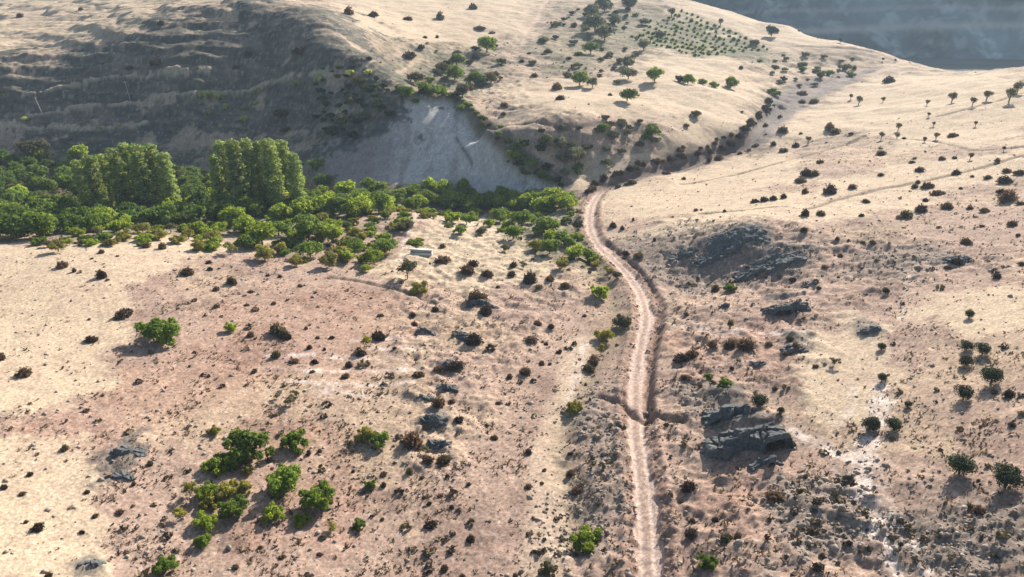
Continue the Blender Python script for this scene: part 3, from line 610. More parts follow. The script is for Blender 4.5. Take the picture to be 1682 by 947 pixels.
# ------------------------------------------------------------------ plants and rocks, each where it stands
# green bushes: (px, py of foot, width, leaf, height)
def L(s): return [tuple(float(v) if v.replace('.', '').isdigit() else v for v in t.split(',')) for t in s.split()]
BUSHES = L("268,558,80,green,.9 410,748,74,green,1 485,735,40,green,1.1 357,772,42,bright,.9 313,815,28,yellow,1 340,815,36,bright,1 372,812,36,yellow,1 402,806,28,yellow,1 407,776,20,yellow,1 383,845,42,green,1 347,832,32,yellow,1 340,864,36,bright,.9 333,895,28,green,1.1 297,852,24,yellow,.9 353,712,22,yellow,.8 "
 "470,802,58,green,1.1 520,832,52,green,1.1 450,850,36,bright,.9 497,857,30,bright,.8 273,938,36,green,1.2 603,722,34,yellow,1 624,730,32,green,1 590,866,24,green,.9 963,896,48,bright,.9 900,940,28,olive,1 943,676,28,yellow,1 992,560,28,yellow,1.1 984,488,28,bright,1.1 1022,536,28,olive,1 987,582,18,yellow,1 "
 "380,544,17,bright,1.4 602,572,20,yellow,1.2 1160,928,30,green,.9 547,870,20,yellow,.7 608,800,18,green,1 688,480,30,yellow,.8 1163,622,16,green,1 1190,634,24,green,.9 1198,479,20,green,1 667,376,30,olive,.8 685,402,26,bright,.6")
for a in BUSHES:
    put('bush', 'b', SPARSE if a[3] == 'yellow' and a[2] < 30 and random.random() < .5 else BUSH, a[3], a[0], a[1], a[2], {'green': 'leafy green bush', 'bright': 'fresh green bush', 'yellow': 'thin yellow green bush', 'olive': 'dull olive bush'}[a[3]], 'bush', 'green bushes on the dry slopes', a[4] * 1.1)
    THINGS[-1][0].scale *= 1.22 if a[0] != 268 else 1.0
r = put('tree', 't', SPARSE, 'olive', 670, 458, 46, 'bare branched olive brown tree', 'tree', 'small trees below the green belt', 1.0, i=0)
for a in L("467,640,18 477,665,30 487,650,18 455,655,16 440,700,14 1370,600,22 575,735,20 700,745,22"): put('scrub_bush', 'b', SPARSE, 'olive', *a, 'straggly olive scrub bush', 'bush', 'straggly scrub', .8)
for a in L("1575,777,42 1650,800,46 1582,655,30 1627,630,35 1613,582,25 1587,575,20 1585,600,22 1591,522,16 1429,706,30 1467,706,26 1491,668,13 1282,678,13 1448,626,16 1447,574,15 1454,482,13 1265,738,28 1245,668,26"):
    put('juniper', 'j', JUN, 'dark', *a, 'dense dark round juniper bush', 'bush', 'dark round bushes on the right slope', 1.05)
    THINGS[-1][0].scale *= 1.22
# trees below the poplars, along the front of the belt and round the track bend
FRONT = L("262,392,30,yellow 281,383,28,olive 310,392,26,yellow 329,385,32,bright 352,395,28,yellow 327,411,26,yellow 379,416,30,yellow 354,362,44,bright 385,370,44,bright 404,381,40,bright 431,402,48,bright 404,408,34,green 435,427,34,yellow 462,415,28,yellow 464,366,46,bright 458,386,34,green 508,394,56,green 487,436,28,yellow 510,422,38,green 547,398,40,bright 541,438,32,yellow 581,413,30,green 562,426,32,yellow 360,383,26,bright "
 "570,376,18,green 412,354,42,bright 500,358,44,bright 530,352,44,bright 560,352,40,green 600,352,40,bright 96,413,30,yellow 80,405,18,olive 135,402,16,olive 115,402,16,bright 205,380,34,bright 235,382,28,yellow 185,380,22,bright 160,385,18,olive 632,416,36,green 613,432,36,bright 580,418,28,green 570,430,26,bright 600,446,18,bright 640,385,24,olive "
 "822,364,34,green 857,372,36,green 843,392,32,green 893,384,42,green 922,400,30,green 880,410,30,yellow 903,416,34,green 943,424,30,bright 965,428,28,green 923,440,28,yellow 977,440,20,yellow 997,449,22,yellow 1013,456,18,olive 873,366,20,green 948,376,20,dark 950,355,19,olive 933,334,26,green 773,350,28,green 767,368,22,green 907,332,36,bright 740,345,26,green 880,335,30,green 800,345,26,olive 830,412,18,olive 860,440,18,olive 790,385,20,olive 905,395,26,bright 935,405,22,green")
for a in FRONT:
    if a[3] in ('yellow', 'olive') and a[2] < 32: put('tree', 't', SPARSE if random.random() < .4 else TREE, a[3], a[0], a[1], a[2], 'small pale green tree' if a[3] == 'yellow' else 'small dull olive tree', 'tree', 'trees in front of the green belt', .85)
    else: put('tree', 't', TREE, a[3], a[0], a[1], a[2] * 1.1, {'green': 'leafy mid green tree', 'bright': 'bright green round tree', 'dark': 'small dark round tree', 'yellow': 'pale yellow green tree', 'olive': 'dull olive tree'}[a[3]], 'tree', 'trees in front of the green belt', .9)
# poplars
for px, py, wp, tgt in [(150,352,40,98),(170,358,44,112),(190,352,44,108),(210,356,46,122),(229,350,46,126),(248,356,48,129),(268,350,48,124),(287,354,42,112),(366,348,36,104),(381,344,42,122),(400,350,48,132),(418,346,40,128),(440,342,42,120),(457,348,46,130),(475,342,46,122),(492,346,36,104)]:
    put('poplar', 'p', POPLAR, 'poplar', px, py, wp * 1.06, 'tall pale topped poplar', 'poplar', 'poplars standing above the green belt', tgt / (4.05 * wp * 1.06))
# belt: individuals scattered over its floor
BELT = poly([(-160,262),(20,262),(110,262),(150,268),(330,300),(520,300),(560,318),(690,318),(690,346),(640,352),(520,362),(420,356),(330,372),(200,376),(60,392),(-160,404)], lambda a, b: zarr(np.asarray(a), np.asarray(b)))
HEDGE = poly([(684,310),(760,312),(860,326),(935,334),(940,346),(860,348),(760,342),(684,334)], lambda a, b: zarr(np.asarray(a), np.asarray(b)))
def scatter(P, dmin, n):
    out = []; lo, hi = P.min(0), P.max(0); C = rng.uniform(lo, hi, (n, 2)); C = C[poly_dist(C[:, 0], C[:, 1], P) < 0]
    for c in C:
        if all((c[0] - o[0]) ** 2 + (c[1] - o[1]) ** 2 > dmin * dmin for o in out): out.append(c)
    return out
def proj(X, Y, Z):
    dz = Z - CAM_Z; dep = Y * CP - dz * SP; return 841 + F * X / dep, 473.5 - F * (dz * CP + Y * SP) / dep
for X, Y in scatter(BELT, 6.3, 9000)[:205]:
    Z = zat(X, Y); px, py = proj(X, Y, Z); s = random.uniform(7.5, 11) * (1.0 if px < 520 else .85); lf = random.choices(['green', 'bright', 'deep', 'olive'], [3, 5 if px > 330 else 1.5, 1.5 if px > 330 else 5, .5])[0]  # leaf colour is more often deep on the left, bright on the right
    put_at('tree', random.choice(TREE), lf, X, Y, Z, s, {'green': 'dense mid green tree', 'bright': 'bright green rounded tree', 'deep': 'deep green shady tree', 'olive': 'dull olive green tree'}[lf], 'tree', 'trees of the green belt in the valley', random.uniform(.75, 1.0), (px, py - 18))
for X, Y in scatter(HEDGE, 4.6, 4000)[:60]:
    Z = zat(X, Y); px, py = proj(X, Y, Z); put_at('tree', random.choice(TREE), random.choice(['bright', 'green', 'bright']), X, Y, Z, random.uniform(6.3, 8.8), 'bright leafy tree of the thicket', 'tree', 'trees of the thicket below the grey field', random.uniform(.8, 1), (px, py - 10))
# low bushes spilling forward from the belt on to the dry ground, and trees of the green hillside
gz = lambda a, b: zarr(np.asarray(a), np.asarray(b))
for X, Y in scatter(poly([(60,385),(330,375),(440,350),(700,345),(720,360),(640,400),(600,440),(500,440),(380,418),(250,405),(60,408)], gz), 2.9, 5000)[:125]:
    Z = zat(X, Y); px, py = proj(X, Y, Z); lf = random.choice(['bright', 'yellow', 'bright', 'green'])
    put_at('bush', random.choice(BUSH), lf, X, Y, Z, random.uniform(3, 6), {'green': 'low green bush', 'bright': 'low bright green bush', 'yellow': 'low yellow green bush'}[lf], 'bush', 'low bushes at the front of the belt', random.uniform(.7, 1), (px, py - 4))
for k_, (P, dm, nn) in enumerate([([(700,350),(830,340),(960,345),(985,420),(1030,460),(980,450),(900,430),(800,390),(720,380)], 4.5, 34), ([(915,15),(1040,5),(1050,50),(1060,100),(1010,140),(930,130),(900,80)], 9, 42), ([(640,130),(740,85),(820,75),(830,130),(760,165),(660,168)], 6, 26), ([(850,235),(930,205),(1060,195),(1080,230),(1000,270),(930,295),(880,290)], 6, 26), ([(1270,90),(1400,95),(1420,120),(1300,150),(1260,140)], 10, 22)]):
    for X, Y in scatter(poly(P, gz), dm, 3000)[:nn]:
        Z = zat(X, Y); px, py = proj(X, Y, Z); lf = random.choice(['green', 'green', 'bright'] if k_ == 0 else ['grey', 'green', 'olive', 'dark', 'grey'])
        put_at('bush', random.choice(BUSH), lf, X, Y, Z, random.uniform(2.5, 5.5) * (1 if k_ == 0 else 1.15), {'green': 'rounded green bush', 'bright': 'rounded bright bush', 'grey': 'grey green bush', 'olive': 'dull olive bush', 'dark': 'dark green bush'}[lf], 'bush', 'bushes growing in scrubby patches', random.uniform(.8, 1.1), (px, py - 4))
# far trees on the hill and along the field edges
HILLT = L("57,262,46,olive 3,152,14,olive 520,280,28,green 320,302,42,green 800,86,36,green 750,108,30,green 747,130,34,green 727,120,26,olive 780,140,34,green 807,136,26,olive 683,136,26,olive 697,152,26,green 667,162,30,green 720,160,30,green 760,160,30,olive 757,182,22,green 847,266,30,bright 860,258,20,green 873,276,26,green 888,294,24,green 945,266,38,grey 897,240,30,grey 857,240,22,green 920,242,24,grey 990,218,24,green 995,196,16,olive 1023,208,22,grey 1070,226,30,green 1060,228,20,green 948,285,24,green "
 "875,106,16,grey 932,127,20,grey 952,140,32,green 973,144,24,grey 1030,166,30,green 1040,158,22,green 1075,134,34,green 1032,130,28,grey 1030,110,26,grey 970,88,28,green 977,52,40,grey 993,66,36,grey 970,28,30,grey 993,18,34,grey 893,70,22,grey 913,44,20,grey 1033,16,30,grey 1057,82,24,grey 1117,134,22,dark 1130,138,24,green 1153,138,19,green 1173,143,19,green 1200,144,27,green 1142,191,22,olive 1267,60,24,dark 1240,73,18,olive 1248,102,12,green 1273,113,15,olive 1287,132,14,dark 1267,152,16,green 1275,157,17,green 1387,115,22,grey 1360,124,20,green 1340,120,15,grey 1317,110,18,grey 530,165,20,olive 575,170,24,olive 560,205,26,olive 600,195,22,olive 590,140,24,olive 545,225,24,dark 620,175,18,olive 470,216,20,olive 463,194,24,olive 580,225,22,dark 640,190,20,dark 1005,222,18,grey 1035,212,14,olive 965,245,20,olive 1010,40,24,grey 1060,40,22,grey 1085,60,20,grey 1000,95,18,grey 950,110,16,grey 850,245,18,green")
for a in HILLT:
    put('tree', 't', TREE if a[2] > 22 else BUSH, a[3], a[0], a[1], a[2], {'green': 'leafy green tree', 'bright': 'bright green tree', 'olive': 'dull olive tree', 'grey': 'grey green tree', 'dark': 'small dark tree'}[a[3]], 'tree', 'trees scattered over the far hill', .95)
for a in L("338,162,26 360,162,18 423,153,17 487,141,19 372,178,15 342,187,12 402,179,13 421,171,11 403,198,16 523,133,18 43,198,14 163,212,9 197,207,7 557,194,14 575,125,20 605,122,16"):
    put('young_tree', 't', BUSH, 'pale', *a, 'young pale crowned tree', 'tree', 'young pale trees on the shaded hillside', 1.1)  # pale leaf colour raised so these crowns seem to catch light
for a in L("1450,168,10 1522,173,10 1563,168,18 1602,207,9 1525,192,8 1537,229,13 1533,207,8 1475,214,13 1518,233,9 1473,228,10 1447,229,13 1450,100,6 1470,102,6 1597,174,15 1657,167,24 1670,154,22 1620,165,18 1327,236,13 1593,262,12 1183,42,12 1103,28,16 1380,70,8 1648,248,9 1410,172,16 1397,163,10"):
    put('field_tree', 't', FTREE, 'olive' if a[2] > 9 else 'dark', *a, 'little dark crowned field tree', 'tree', 'little trees on the far right slope', 1.05)
# orchard terraces: short rows of shrubs
RN = ['top', 'second', 'third', 'fourth', 'fifth', 'sixth', 'seventh', 'eighth', 'bottom']; CN = ['first', 'second', 'third', 'fourth', 'fifth', 'sixth', 'seventh', 'eighth', 'ninth', 'tenth', 'eleventh', 'twelfth', 'thirteenth', 'fourteenth', 'fifteenth', 'sixteenth', 'seventeenth']
for i in range(9):
    for j in range(17):
        a, b = i / 8, j / 16; p0 = np.array([1118, 18]) * (1 - a) + np.array([1040, 62]) * a; p1 = np.array([1262, 80]) * (1 - a) + np.array([1150, 92]) * a; p = p0 * (1 - b) + p1 * b
        r = put('orchard_shrub', 'b', THORN, 'green', p[0] + random.uniform(-2.5, 2.5), p[1] + random.uniform(-1.4, 1.4), random.uniform(4.5, 7), '', 'shrub', 'rows of orchard shrubs on the far terrace', 1.2)
        THINGS.pop(); r['label'] = 'grey green orchard shrub, %s from the left in the %s terrace row' % (CN[j], RN[i])
for t_ in np.linspace(.70, .995, 46):
    i_ = int(t_ * (len(TRACK) - 1)); d_ = TRACK[min(i_ + 1, len(TRACK) - 1)] - TRACK[i_ - 1]; d_ /= np.linalg.norm(d_); sd_ = random.choice([-1, -1, 1]); X, Y = TRACK[i_] + np.array([d_[1], -d_[0]]) * sd_ * random.uniform(3.0, 5.5) + rng.normal(size=2) * .5
    Z = zat(X, Y); px, py = proj(X, Y, Z); put_at('thorn_shrub', random.choice(THORN), random.choice(['umber', 'dun', 'brown']), X, Y, Z, random.uniform(2, 3.6), 'low thorn shrub on the track bank', 'shrub', 'thorn shrubs lining the track and field edge', 1, (px, py))
for t_ in np.linspace(.12, .97, 34):
    i_ = int(t_ * (len(BANKLINE) - 1)); c_ = FIELD.mean(0); o_ = (BANKLINE[i_] - c_) / np.linalg.norm(BANKLINE[i_] - c_); X, Y = BANKLINE[i_] + o_ * random.uniform(1.0, 4.5) + rng.normal(size=2) * .6
    Z = zat(X, Y); px, py = proj(X, Y, Z); lf = random.choice(['dark', 'green', 'deep', 'dark']); put_at('bush', random.choice(BUSH), lf, X, Y, Z, random.uniform(2, 4.2), {'dark': 'dark bush', 'green': 'green bush', 'deep': 'deep green bush'}[lf] + ' on the bank', 'bush', 'bushes growing in scrubby patches', 1, (px, py))
for X, Y in scatter(poly([(515,125),(610,98),(648,165),(605,208),(520,228)], gz), 3.0, 3000)[:44]:
    Z = zat(X, Y); px, py = proj(X, Y, Z); lf = random.choice(['dark', 'dark', 'deep']); put_at('bush', random.choice(BUSH), lf, X, Y, Z, random.uniform(2.2, 4.6), {'dark': 'dark green bush', 'deep': 'deep green bush'}[lf] + ' on the scarp', 'bush', 'bushes growing in scrubby patches', 1, (px, py))
# hedge of thorn along the far part of the track
for a in L("1262,168,15 1255,180,15 1245,192,16 1232,202,16 1222,214,16 1215,226,16 1200,239,17 1185,246,16 1166,251,16 1145,254,15 1122,260,15 1100,264,14 1080,269,14 1056,272,15 1035,280,15 1012,287,14 992,293,14 975,303,13 966,315,12 1240,332,14 1255,330,14 1270,328,14 1287,325,14"):
    put('thorn_shrub', 's', THORN, 'umber', *a, 'dark thorn shrub in a hedge line', 'shrub', 'thorn shrubs lining the track and field edge', 1.1)
SHR = L("103,438,22 122,446,10 167,456,17 167,415,11 151,425,6 308,450,27 343,432,10 345,443,12 381,465,22 355,476,14 412,480,10 450,499,10 405,502,10 203,519,34 193,421,6 412,552,17 457,548,30 470,555,15 453,586,17 482,595,21 517,596,12 508,572,10 522,555,8 545,555,10 503,540,6 533,574,8 40,616,26 3,590,15 320,579,8 150,560,16 418,611,12 513,611,7 343,618,7 240,406,12 267,408,14 460,455,7 440,453,7 493,471,8 518,481,5 "
 "622,556,32 593,582,22 625,519,10 678,519,12 681,534,12 715,510,16 778,562,28 783,498,26 798,514,20 872,560,19 883,533,13 905,538,11 890,598,15 897,566,8 903,598,8 687,617,19 722,607,20 747,604,24 863,613,19 837,620,10 567,620,14 573,602,12 648,572,6 635,613,5 975,596,20 967,608,24 1113,594,20 960,519,8 818,473,10 727,405,14 777,436,22 727,430,22 767,447,26 800,453,22 870,463,24 885,472,14 903,460,16 928,470,16 840,453,16 843,437,14 "
 "33,27,10 265,40,18 133,16,6 490,88,22 408,90,16 257,106,24 388,112,12 213,114,12 777,14,18 723,31,16 670,33,12 788,48,16 808,55,10 673,94,22 692,79,12 793,206,14 817,228,12 893,90,10 900,86,12 869,88,7 857,101,10 935,96,9 878,125,12 915,146,22 920,163,16 828,173,12 827,188,10 1002,157,7 698,62,8 718,62,7 613,27,12 573,23,16 943,43,12 "
 "1217,112,11 1127,207,13 1312,51,5 1403,113,9 1460,135,20 1317,155,14 1317,168,12 1337,168,14 1565,224,20 1485,228,8 1362,213,18 1372,218,14 1398,220,7 1315,220,6 1285,217,18 1270,238,10 1307,241,12 1287,248,14 1257,208,9 1447,254,13 1547,262,12 1498,267,8 1568,260,8 1510,281,14 1570,288,16 1597,290,9 1622,293,12 1638,265,9 1675,286,16 1653,283,14 1650,300,18 1447,288,10 1325,288,26 1315,299,20 1337,288,18 1347,268,14 1400,309,12 1322,317,12 1363,317,20 1502,308,10 1507,301,10 1523,308,18 1540,319,22 1578,310,7 1645,318,13 1123,294,9 "
 "1143,346,8 1152,345,5 1190,347,8 1322,354,18 1348,353,12 1422,332,12 1415,355,10 1488,356,22 1513,347,26 1520,330,12 1555,342,18 1617,347,18 1593,343,12 1653,330,26 1677,335,14 1145,362,7 1172,363,6 1258,382,6 1320,380,12 1375,394,8 1433,400,14 1418,398,9 1380,421,10 1355,439,12 1377,456,6 1522,402,6 1587,400,16 1662,370,12 1672,387,10 1613,372,8 1570,433,22 1557,440,14 1637,456,14 1678,435,10 1175,476,14 1282,455,10 1302,461,12 1340,463,10 1345,475,10 1200,532,15 1127,517,12 1170,569,16 1200,569,27 1225,571,30 1263,566,12 1137,585,28 1120,590,18 1297,558,14 1307,573,16 1290,582,12 1340,602,9 1202,606,9 1127,622,16 "
 "1273,818,32 1130,803,22 1175,855,12 1138,857,14 1135,878,20 1212,882,16 1193,886,18 1343,826,12 1395,893,14 1402,826,12 1373,788,10 1323,784,10 1545,739,10 1662,699,12 1657,651,18 1607,790,8 1273,640,8 1333,873,16 1413,906,10 1350,914,14 1607,842,20 "
 "677,730,36 730,757,22 703,758,20 673,776,14 693,785,10 697,818,8 723,815,10 742,834,10 705,828,8 707,864,16 773,887,18 628,853,8 630,798,10 868,744,12 868,800,14 894,773,8 890,794,7 937,782,18 947,807,18 937,746,10 730,935,14 705,939,8 847,947,10 760,946,8 817,664,12 800,699,6 812,720,12 753,692,16 742,660,14 720,666,20 770,796,7 735,783,10 630,779,12 580,775,10 898,838,6 "
 "107,738,16 142,675,10 7,801,12 37,812,14 63,869,20 43,858,8 157,848,14 135,875,8 197,842,14 280,741,9 247,763,14 220,796,10 507,746,10 525,742,8 527,765,8 530,884,14 525,911,12 463,916,14 427,901,10 387,932,14 168,650,7 50,780,10 143,809,8 80,947,12")
for a in SHR:
    lf = ('umber', 'brown', 'dun', 'umber', 'brown')[int(a[0] * 7 + a[1]) % 5]
    put('thorn_shrub', 's', THORN, lf, a[0], a[1], a[2] * random.uniform(.95, 1.25), ('small ' if a[2] < 9 else '') + {'umber': 'dark brown thorn shrub', 'brown': 'dusty brown thorn shrub', 'dun': 'dull olive thorn shrub'}[lf], 'shrub', 'thorn shrubs dotted over the slopes', random.uniform(.7, 1.35))
for a in L("1028,418,12 1075,395,7 1007,372,13 1022,377,8 1040,362,6"): put('thorn_shrub', 's', THORN, 'umber', *a, 'dark thorn shrub', 'shrub', 'thorn shrubs dotted over the slopes', 1.6)

# rock outcrops: fractured slabs standing out of the slope
OUT = [(1215,405,78,.13,'tall dark crag'),(1282,436,70,.15,'long dark ledge'),(1165,432,44,.2,'dark ledge'),(1292,516,58,.36,'broken dark crag'),(1305,578,34,.36,'jagged rock rib'),(1430,545,30,.35,'curved rock rib'),(1200,684,70,.32,'flat topped ledge'),(1232,738,108,.40,'big blue grey rock slab'),(1260,764,44,.4,'square rock block'),
       (1572,430,34,.3,'grey rock patch'),(210,745,44,.28,'pale fissured rock outcrop'),(196,785,34,.3,'dark fissured rock knob'),(760,558,34,.4,'black rock knob'),(786,500,30,.4,'black rock rib'),(742,604,30,.35,'dark rock rib'),(712,700,36,.4,'dark broken rock rib'),(722,735,32,.4,'dark jagged rock knob'),(150,928,32,.3,'mottled rock outcrop'),(700,655,26,.3,'low grey rock rib'),(810,505,18,.3,'small dark rock'),(1190,505,16,.5,'narrow standing rock'),(1235,452,40,.22,'broken low ledge'),(1120,425,36,.22,'shattered low ledge'),(1330,470,26,.3,'small split ledge'),(1245,600,22,.35,'small buried boulder ledge'),(700,545,26,.35,'low splintered rock'),(735,640,30,.35,'dark splintered rock')]
for px, py, wp, hr, ph in OUT:
    X, Y, Z = G(px, py); dep = Y * CP + (CAM_Z - Z) * SP; W_ = wp / F * dep; parts = []
    V, Fq = ledge(X, Y, W_ * 1.1, hr * W_ * 1.15); V = V - [X, Y, Z]
    o = link('rock_outcrop', mesh_np('rock_outcrop', V, Fq), M_ROCK); o.location = (X, Y, Z); o['category'] = 'rock'; o['group'] = 'rock outcrops'
    THINGS.append([o, ph, px, py - 8, W_])

# ------------------------------------------------------------------ man made things
def box(cx, cy, cz, sx, sy, sz):
    v = np.array([[x, y, z] for x in (-.5, .5) for y in (-.5, .5) for z in (-.5, .5)]) * [sx, sy, sz] + [cx, cy, cz]
    return v, np.array([[0, 1, 3, 2], [4, 6, 7, 5], [0, 4, 5, 1], [2, 3, 7, 6], [0, 2, 6, 4], [1, 5, 7, 3]])
for k, (px, py, h, tilt, lab) in enumerate([(69,186,7.5,-.16,'pale leaning wooden utility pole on the shaded hillside'), (214,164,8.5,-.08,'thin grey wooden utility pole beside the upper shaded path')]):
    X, Y, Z = G(px, py); r = bpy.data.objects.new('utility_pole', None); COL.objects.link(r); r.location = (X, Y, Z); r.rotation_euler = (0, tilt, .3)
    r['label'] = lab; r['category'] = 'pole'; r['group'] = 'poles on the shaded hillside'
    link('post', mesh_np('post', *tube([[0, 0, -.8], [0, 0, h * .5], [0, 0, h]], [.2 - .05 * k, .17 - .04 * k, .13 - .03 * k], 8), smooth=True), M_WOOD, r)
    link('crossarm', mesh_np('crossarm', *box(0, -.18, h - .55, 1.7, .12, .14)), M_WOOD, r)
    for x in (-.7, 0, .7):
        link('insulator', mesh_np('insulator', *tube([[x, -.18, h - .48], [x, -.18, h - .36], [x, -.18, h - .3], [x, -.18, h - .2]], [.03, .09, .05, .07], 8), smooth=True), M_PORC, r)
X, Y, Z = G(692, 418); r = bpy.data.objects.new('water_trough', None); COL.objects.link(r); r.location = (X, Y, Z); r.rotation_euler = (0, 0, -.08)
r['label'] = 'white concrete water trough with a dark opening above the bare olive tree'; r['category'] = 'trough'
Wt = 36 / F * (Y * CP + (CAM_Z - Z) * SP)
link('basin', mesh_np('basin', *join([box(0, .75, .35, Wt, .25, 1.5), box(-Wt / 2 + .12, .1, .3, .24, 1.05, 1.0), box(Wt / 2 - .12, .1, .3, .24, 1.05, 1.0), box(0, -.5, .22, Wt, .2, .8)])), M_CONC, r)
link('lid', mesh_np('lid', *box(-.1, .55, 1.19, Wt * 1.03, 1.0, .16)), M_CONC, r)
link('inside', mesh_np('inside', *box(0, .1, .12, Wt - .5, 1.0, .3)), M_HOLE, r)

# ------------------------------------------------------------------ small ground cover nobody could count
def cover(n, seed, wfun, ymax=330, wmin=34):
    q = np.random.default_rng(seed); u = q.uniform(-.8, .8, n); wv = q.uniform(math.log(wmin + CC), math.log(ymax + CC), n)
    Y = np.exp(wv) - CC; X = u * (Y + CC); M = masks(X, Y); p = wfun(X, Y, M); k = q.random(n) < p
    return X[k], Y[k], zarr(X[k], Y[k]), {a: b[k] for a, b in M.items()}, q
def not_road(M): return (1 - M['track']) * (1 - M['field'])
# dry tufts
X, Y, Z, M, q = cover(150000, 5, lambda X, Y, M: not_road(M) * (1 - .82 * M['cream']) * (1 - .8 * M['wash']) * np.clip(.17 + fbm(X, Y, 7, 3, 400) * 1.4, .01, 1))
n = len(X); s = q.gamma(2.2, .085, n) + .06; B = []; 
cen = np.stack([X, Y, Z], 1)
for k in range(6):
    a = q.uniform(0, 6.28, n); le = q.uniform(.5, 1.2, n) * s; tip = cen + np.stack([np.cos(a) * le, np.sin(a) * le, s * q.uniform(.15, .75, n)], 1)
    b = np.stack([-np.sin(a), np.cos(a), np.zeros(n)], 1) * (s * .34)[:, None]; mid = cen + (tip - cen) * .55 + [0, 0, .04]
    B.append(np.stack([cen - b * .6 - [0, 0, .03], cen + b * .6 - [0, 0, .03], mid + b, tip], 1))
V = np.stack(B, 1).reshape(-1, 3); o = link('dry_tufts', mesh_np('dry_tufts', V, np.arange(len(V)).reshape(-1, 4), np.repeat(q.uniform(0, 1, n), 24)), leaf_mat("dry_tuft", (.21, .16, .105), .25, .75))
o['kind'] = 'stuff'; o['label'] = 'dry brown tufts and thorn litter over the slopes'; o['category'] = 'tufts'
# stones
X, Y, Z, M, q = cover(90000, 6, lambda X, Y, M: not_road(M) * np.clip(.05 + .75 * M['grey'] + .6 * M['bench'] + .25 * M['rill'] + np.maximum(fbm(X, Y, 10, 3, 500), 0) * .5 * (1 - M['cream']), 0, 1))
n = len(X); s = q.gamma(2.0, .085, n) + .06; O = np.array([[1, 0, 0], [0, 1, 0], [-1, 0, 0], [0, -1, 0], [.2, .1, 1], [.1, 0, -.6]], float)
V = O[None] * s[:, None, None] * q.uniform(.5, 1.3, (n, 6, 1)); a = q.uniform(0, 6.28, n); c, sn = np.cos(a)[:, None], np.sin(a)[:, None]
V = np.stack([V[..., 0] * c - V[..., 1] * sn, V[..., 0] * sn + V[..., 1] * c, V[..., 2] * .8], -1) + np.stack([X, Y, Z + .02], 1)[:, None]
T = np.array([[0, 1, 4], [1, 2, 4], [2, 3, 4], [3, 0, 4], [1, 0, 5], [2, 1, 5], [3, 2, 5], [0, 3, 5]]); Fq = (T[None] + (np.arange(n) * 6)[:, None, None]).reshape(-1, 3)
o = link('stones', mesh_np('stones', V.reshape(-1, 3), Fq), M_STONE); o['kind'] = 'stuff'; o['label'] = 'loose stones and rubble on scree and road banks'; o['category'] = 'stones'
# low scrub too dense to count
X, Y, Z, M, q = cover(26000, 8, lambda X, Y, M: not_road(M) * (1 - .9 * M['cream']) * np.clip(.03 + .35 * M['green'] + .25 * M['grey'] + np.maximum(fbm(X, Y, 16, 3, 600), 0) * .35, 0, 1), 620)
n = len(X); s = q.gamma(3, .16, n) + .2; d = q.normal(size=(n, 14, 3)); d /= np.linalg.norm(d, axis=2)[..., None]; d[..., 2] = np.abs(d[..., 2]) * .8 + .1
C = np.stack([X, Y, Z], 1)[:, None] + d * (s[:, None, None] * .5); st = rng; V, Q, T_ = leaves(C.reshape(-1, 3), d.reshape(-1, 3), np.repeat(s, 14) * .5, 1.3)
o = link('scrub', mesh_np('scrub', V, Q, np.repeat(q.uniform(0, 1, n), 56)), leaf_mat("low_scrub", (.095, .082, .048), .15, .6)); o['kind'] = 'stuff'; o['label'] = 'low dry scrub covering the hillsides'; o['category'] = 'scrub'
# ploughed slope stubble / orchard rows are in the soil

# ------------------------------------------------------------------ haze
m = bpy.data.materials.new("haze"); m.use_nodes = True; hn = m.node_tree; hn.nodes.remove(hn.nodes["Principled BSDF"])
pv = N_(hn, "ShaderNodeVolumePrincipled"); pv.inputs["Color"].default_value = (.62, .80, 1, 1); pv.inputs["Density"].default_value = .00014; pv.inputs["Anisotropy"].default_value = .2
hn.links.new(pv.outputs[0], hn.nodes["Material Output"].inputs["Volume"])
V, Fq = box(0, 1500, 170, 10400, 10400, 470)
o = link('haze', mesh_np('haze', V, Fq), m); o['kind'] = 'stuff'; o['label'] = 'thin blue air over the valley'; o['category'] = 'haze'

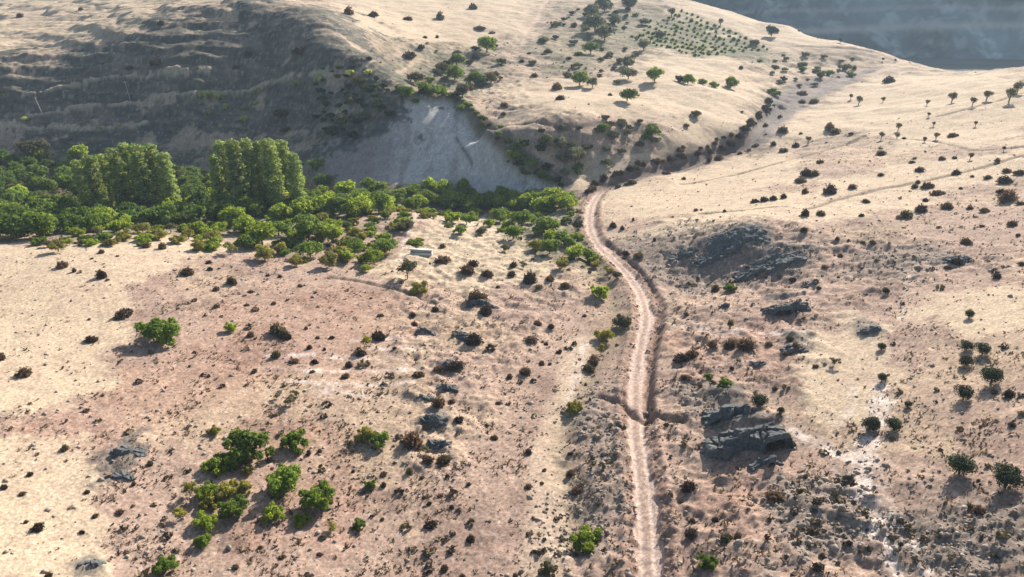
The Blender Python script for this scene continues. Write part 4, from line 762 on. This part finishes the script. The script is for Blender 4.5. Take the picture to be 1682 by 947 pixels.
# ------------------------------------------------------------------ labels: kind, nearest landmark, side of it, rank among its like there
LM = [("the lone left bush",268,530),("the left poplar clump",220,290),("the right poplar clump",430,280),("the grey ploughed field",740,240),("the sharp bend of the dirt track",975,360),
 ("the big blue grey rock slab",1228,690),("the track's washed-out gap",1050,690),("the fork of the pale rill",1435,730),("the two lowest junipers",1612,790),("the white concrete trough",692,412),
 ("the twin green bushes",495,830),("the pale fissured outcrop",205,750),("the tall dark crag",1220,390),("the broken dark crag",1290,495),("the leaning pale pole",66,175),("the notch between the ridges",1490,108),
 ("the row of four trees",1165,130),("the cream riverside field",1120,310),("the black rock knob",758,550),("the dark broken rock rib",712,690),("the pale field at upper left",100,30),("the shaded hillside's dark end",610,150),
 ("the faint hill track",865,50),("the lower left corner",60,900),("the lower right corner",1640,900),("the terraced orchard slope",1120,50),("the lower end of the dirt track",1070,890),("the smooth tan wash",905,790),("the far track's widening",1265,195),
 ("the upper right field wall",1640,155),("the mottled scrub at far right",1600,430),("the right end of the belt",700,330),("the left end of the belt",30,320),("the foot of the dark slope",150,225),("the green thicket by the track",890,395),("the thin yellow bushes",603,725),
 ("the long brown thicket",1215,565),("the cream patch on the right slope",1390,620),("the far thorn thicket",1325,285),("the right edge's thorn cluster",1660,300),("the tyre marks",165,520),("the small green sapling",380,540)]
cells = {}
for t in THINGS:
    r, ph, px, py, sc = t
    best = min((l for l in LM if math.hypot(l[1] - px, l[2] - py) > 6), key=lambda l: math.hypot((l[1] - px) * .8, l[2] - py))
    dx, dy = px - best[1], py - best[2]
    rel = ('left of' if dx < 0 else 'right of') if abs(dx) > abs(dy) * 1.2 else ('above' if dy < 0 else 'below')
    cells.setdefault((ph, rel, best[0]), []).append((math.hypot(dx, dy), px, t))
ORD = ['nearest', 'second nearest', 'third nearest', 'fourth nearest', 'fifth nearest', 'sixth nearest', 'seventh nearest', 'eighth nearest', 'ninth nearest', 'tenth nearest', 'eleventh nearest', 'twelfth nearest', 'thirteenth nearest', 'fourteenth nearest', 'fifteenth nearest', 'sixteenth nearest', 'seventeenth nearest', 'eighteenth nearest', 'nineteenth nearest', 'twentieth nearest']
for (ph, rel, nm), lst in cells.items():
    lst.sort(key=lambda a: a[0])
    for i, (_, _, t) in enumerate(lst):
        base = ph + ' ' + rel + ' ' + nm
        if len(base.split()) > 14: base = base.replace(' in a hedge line', '').replace('the leafy', 'leafy').replace(' on the track bank', '').replace('small ', '').replace(' of the thicket', '').replace('the dark broken', 'the broken').replace('the pale fissured', 'the fissured')
        t[0]['label'] = base if len(lst) == 1 else base + ', ' + (ORD[i] if i < len(ORD) else 'farthest out')
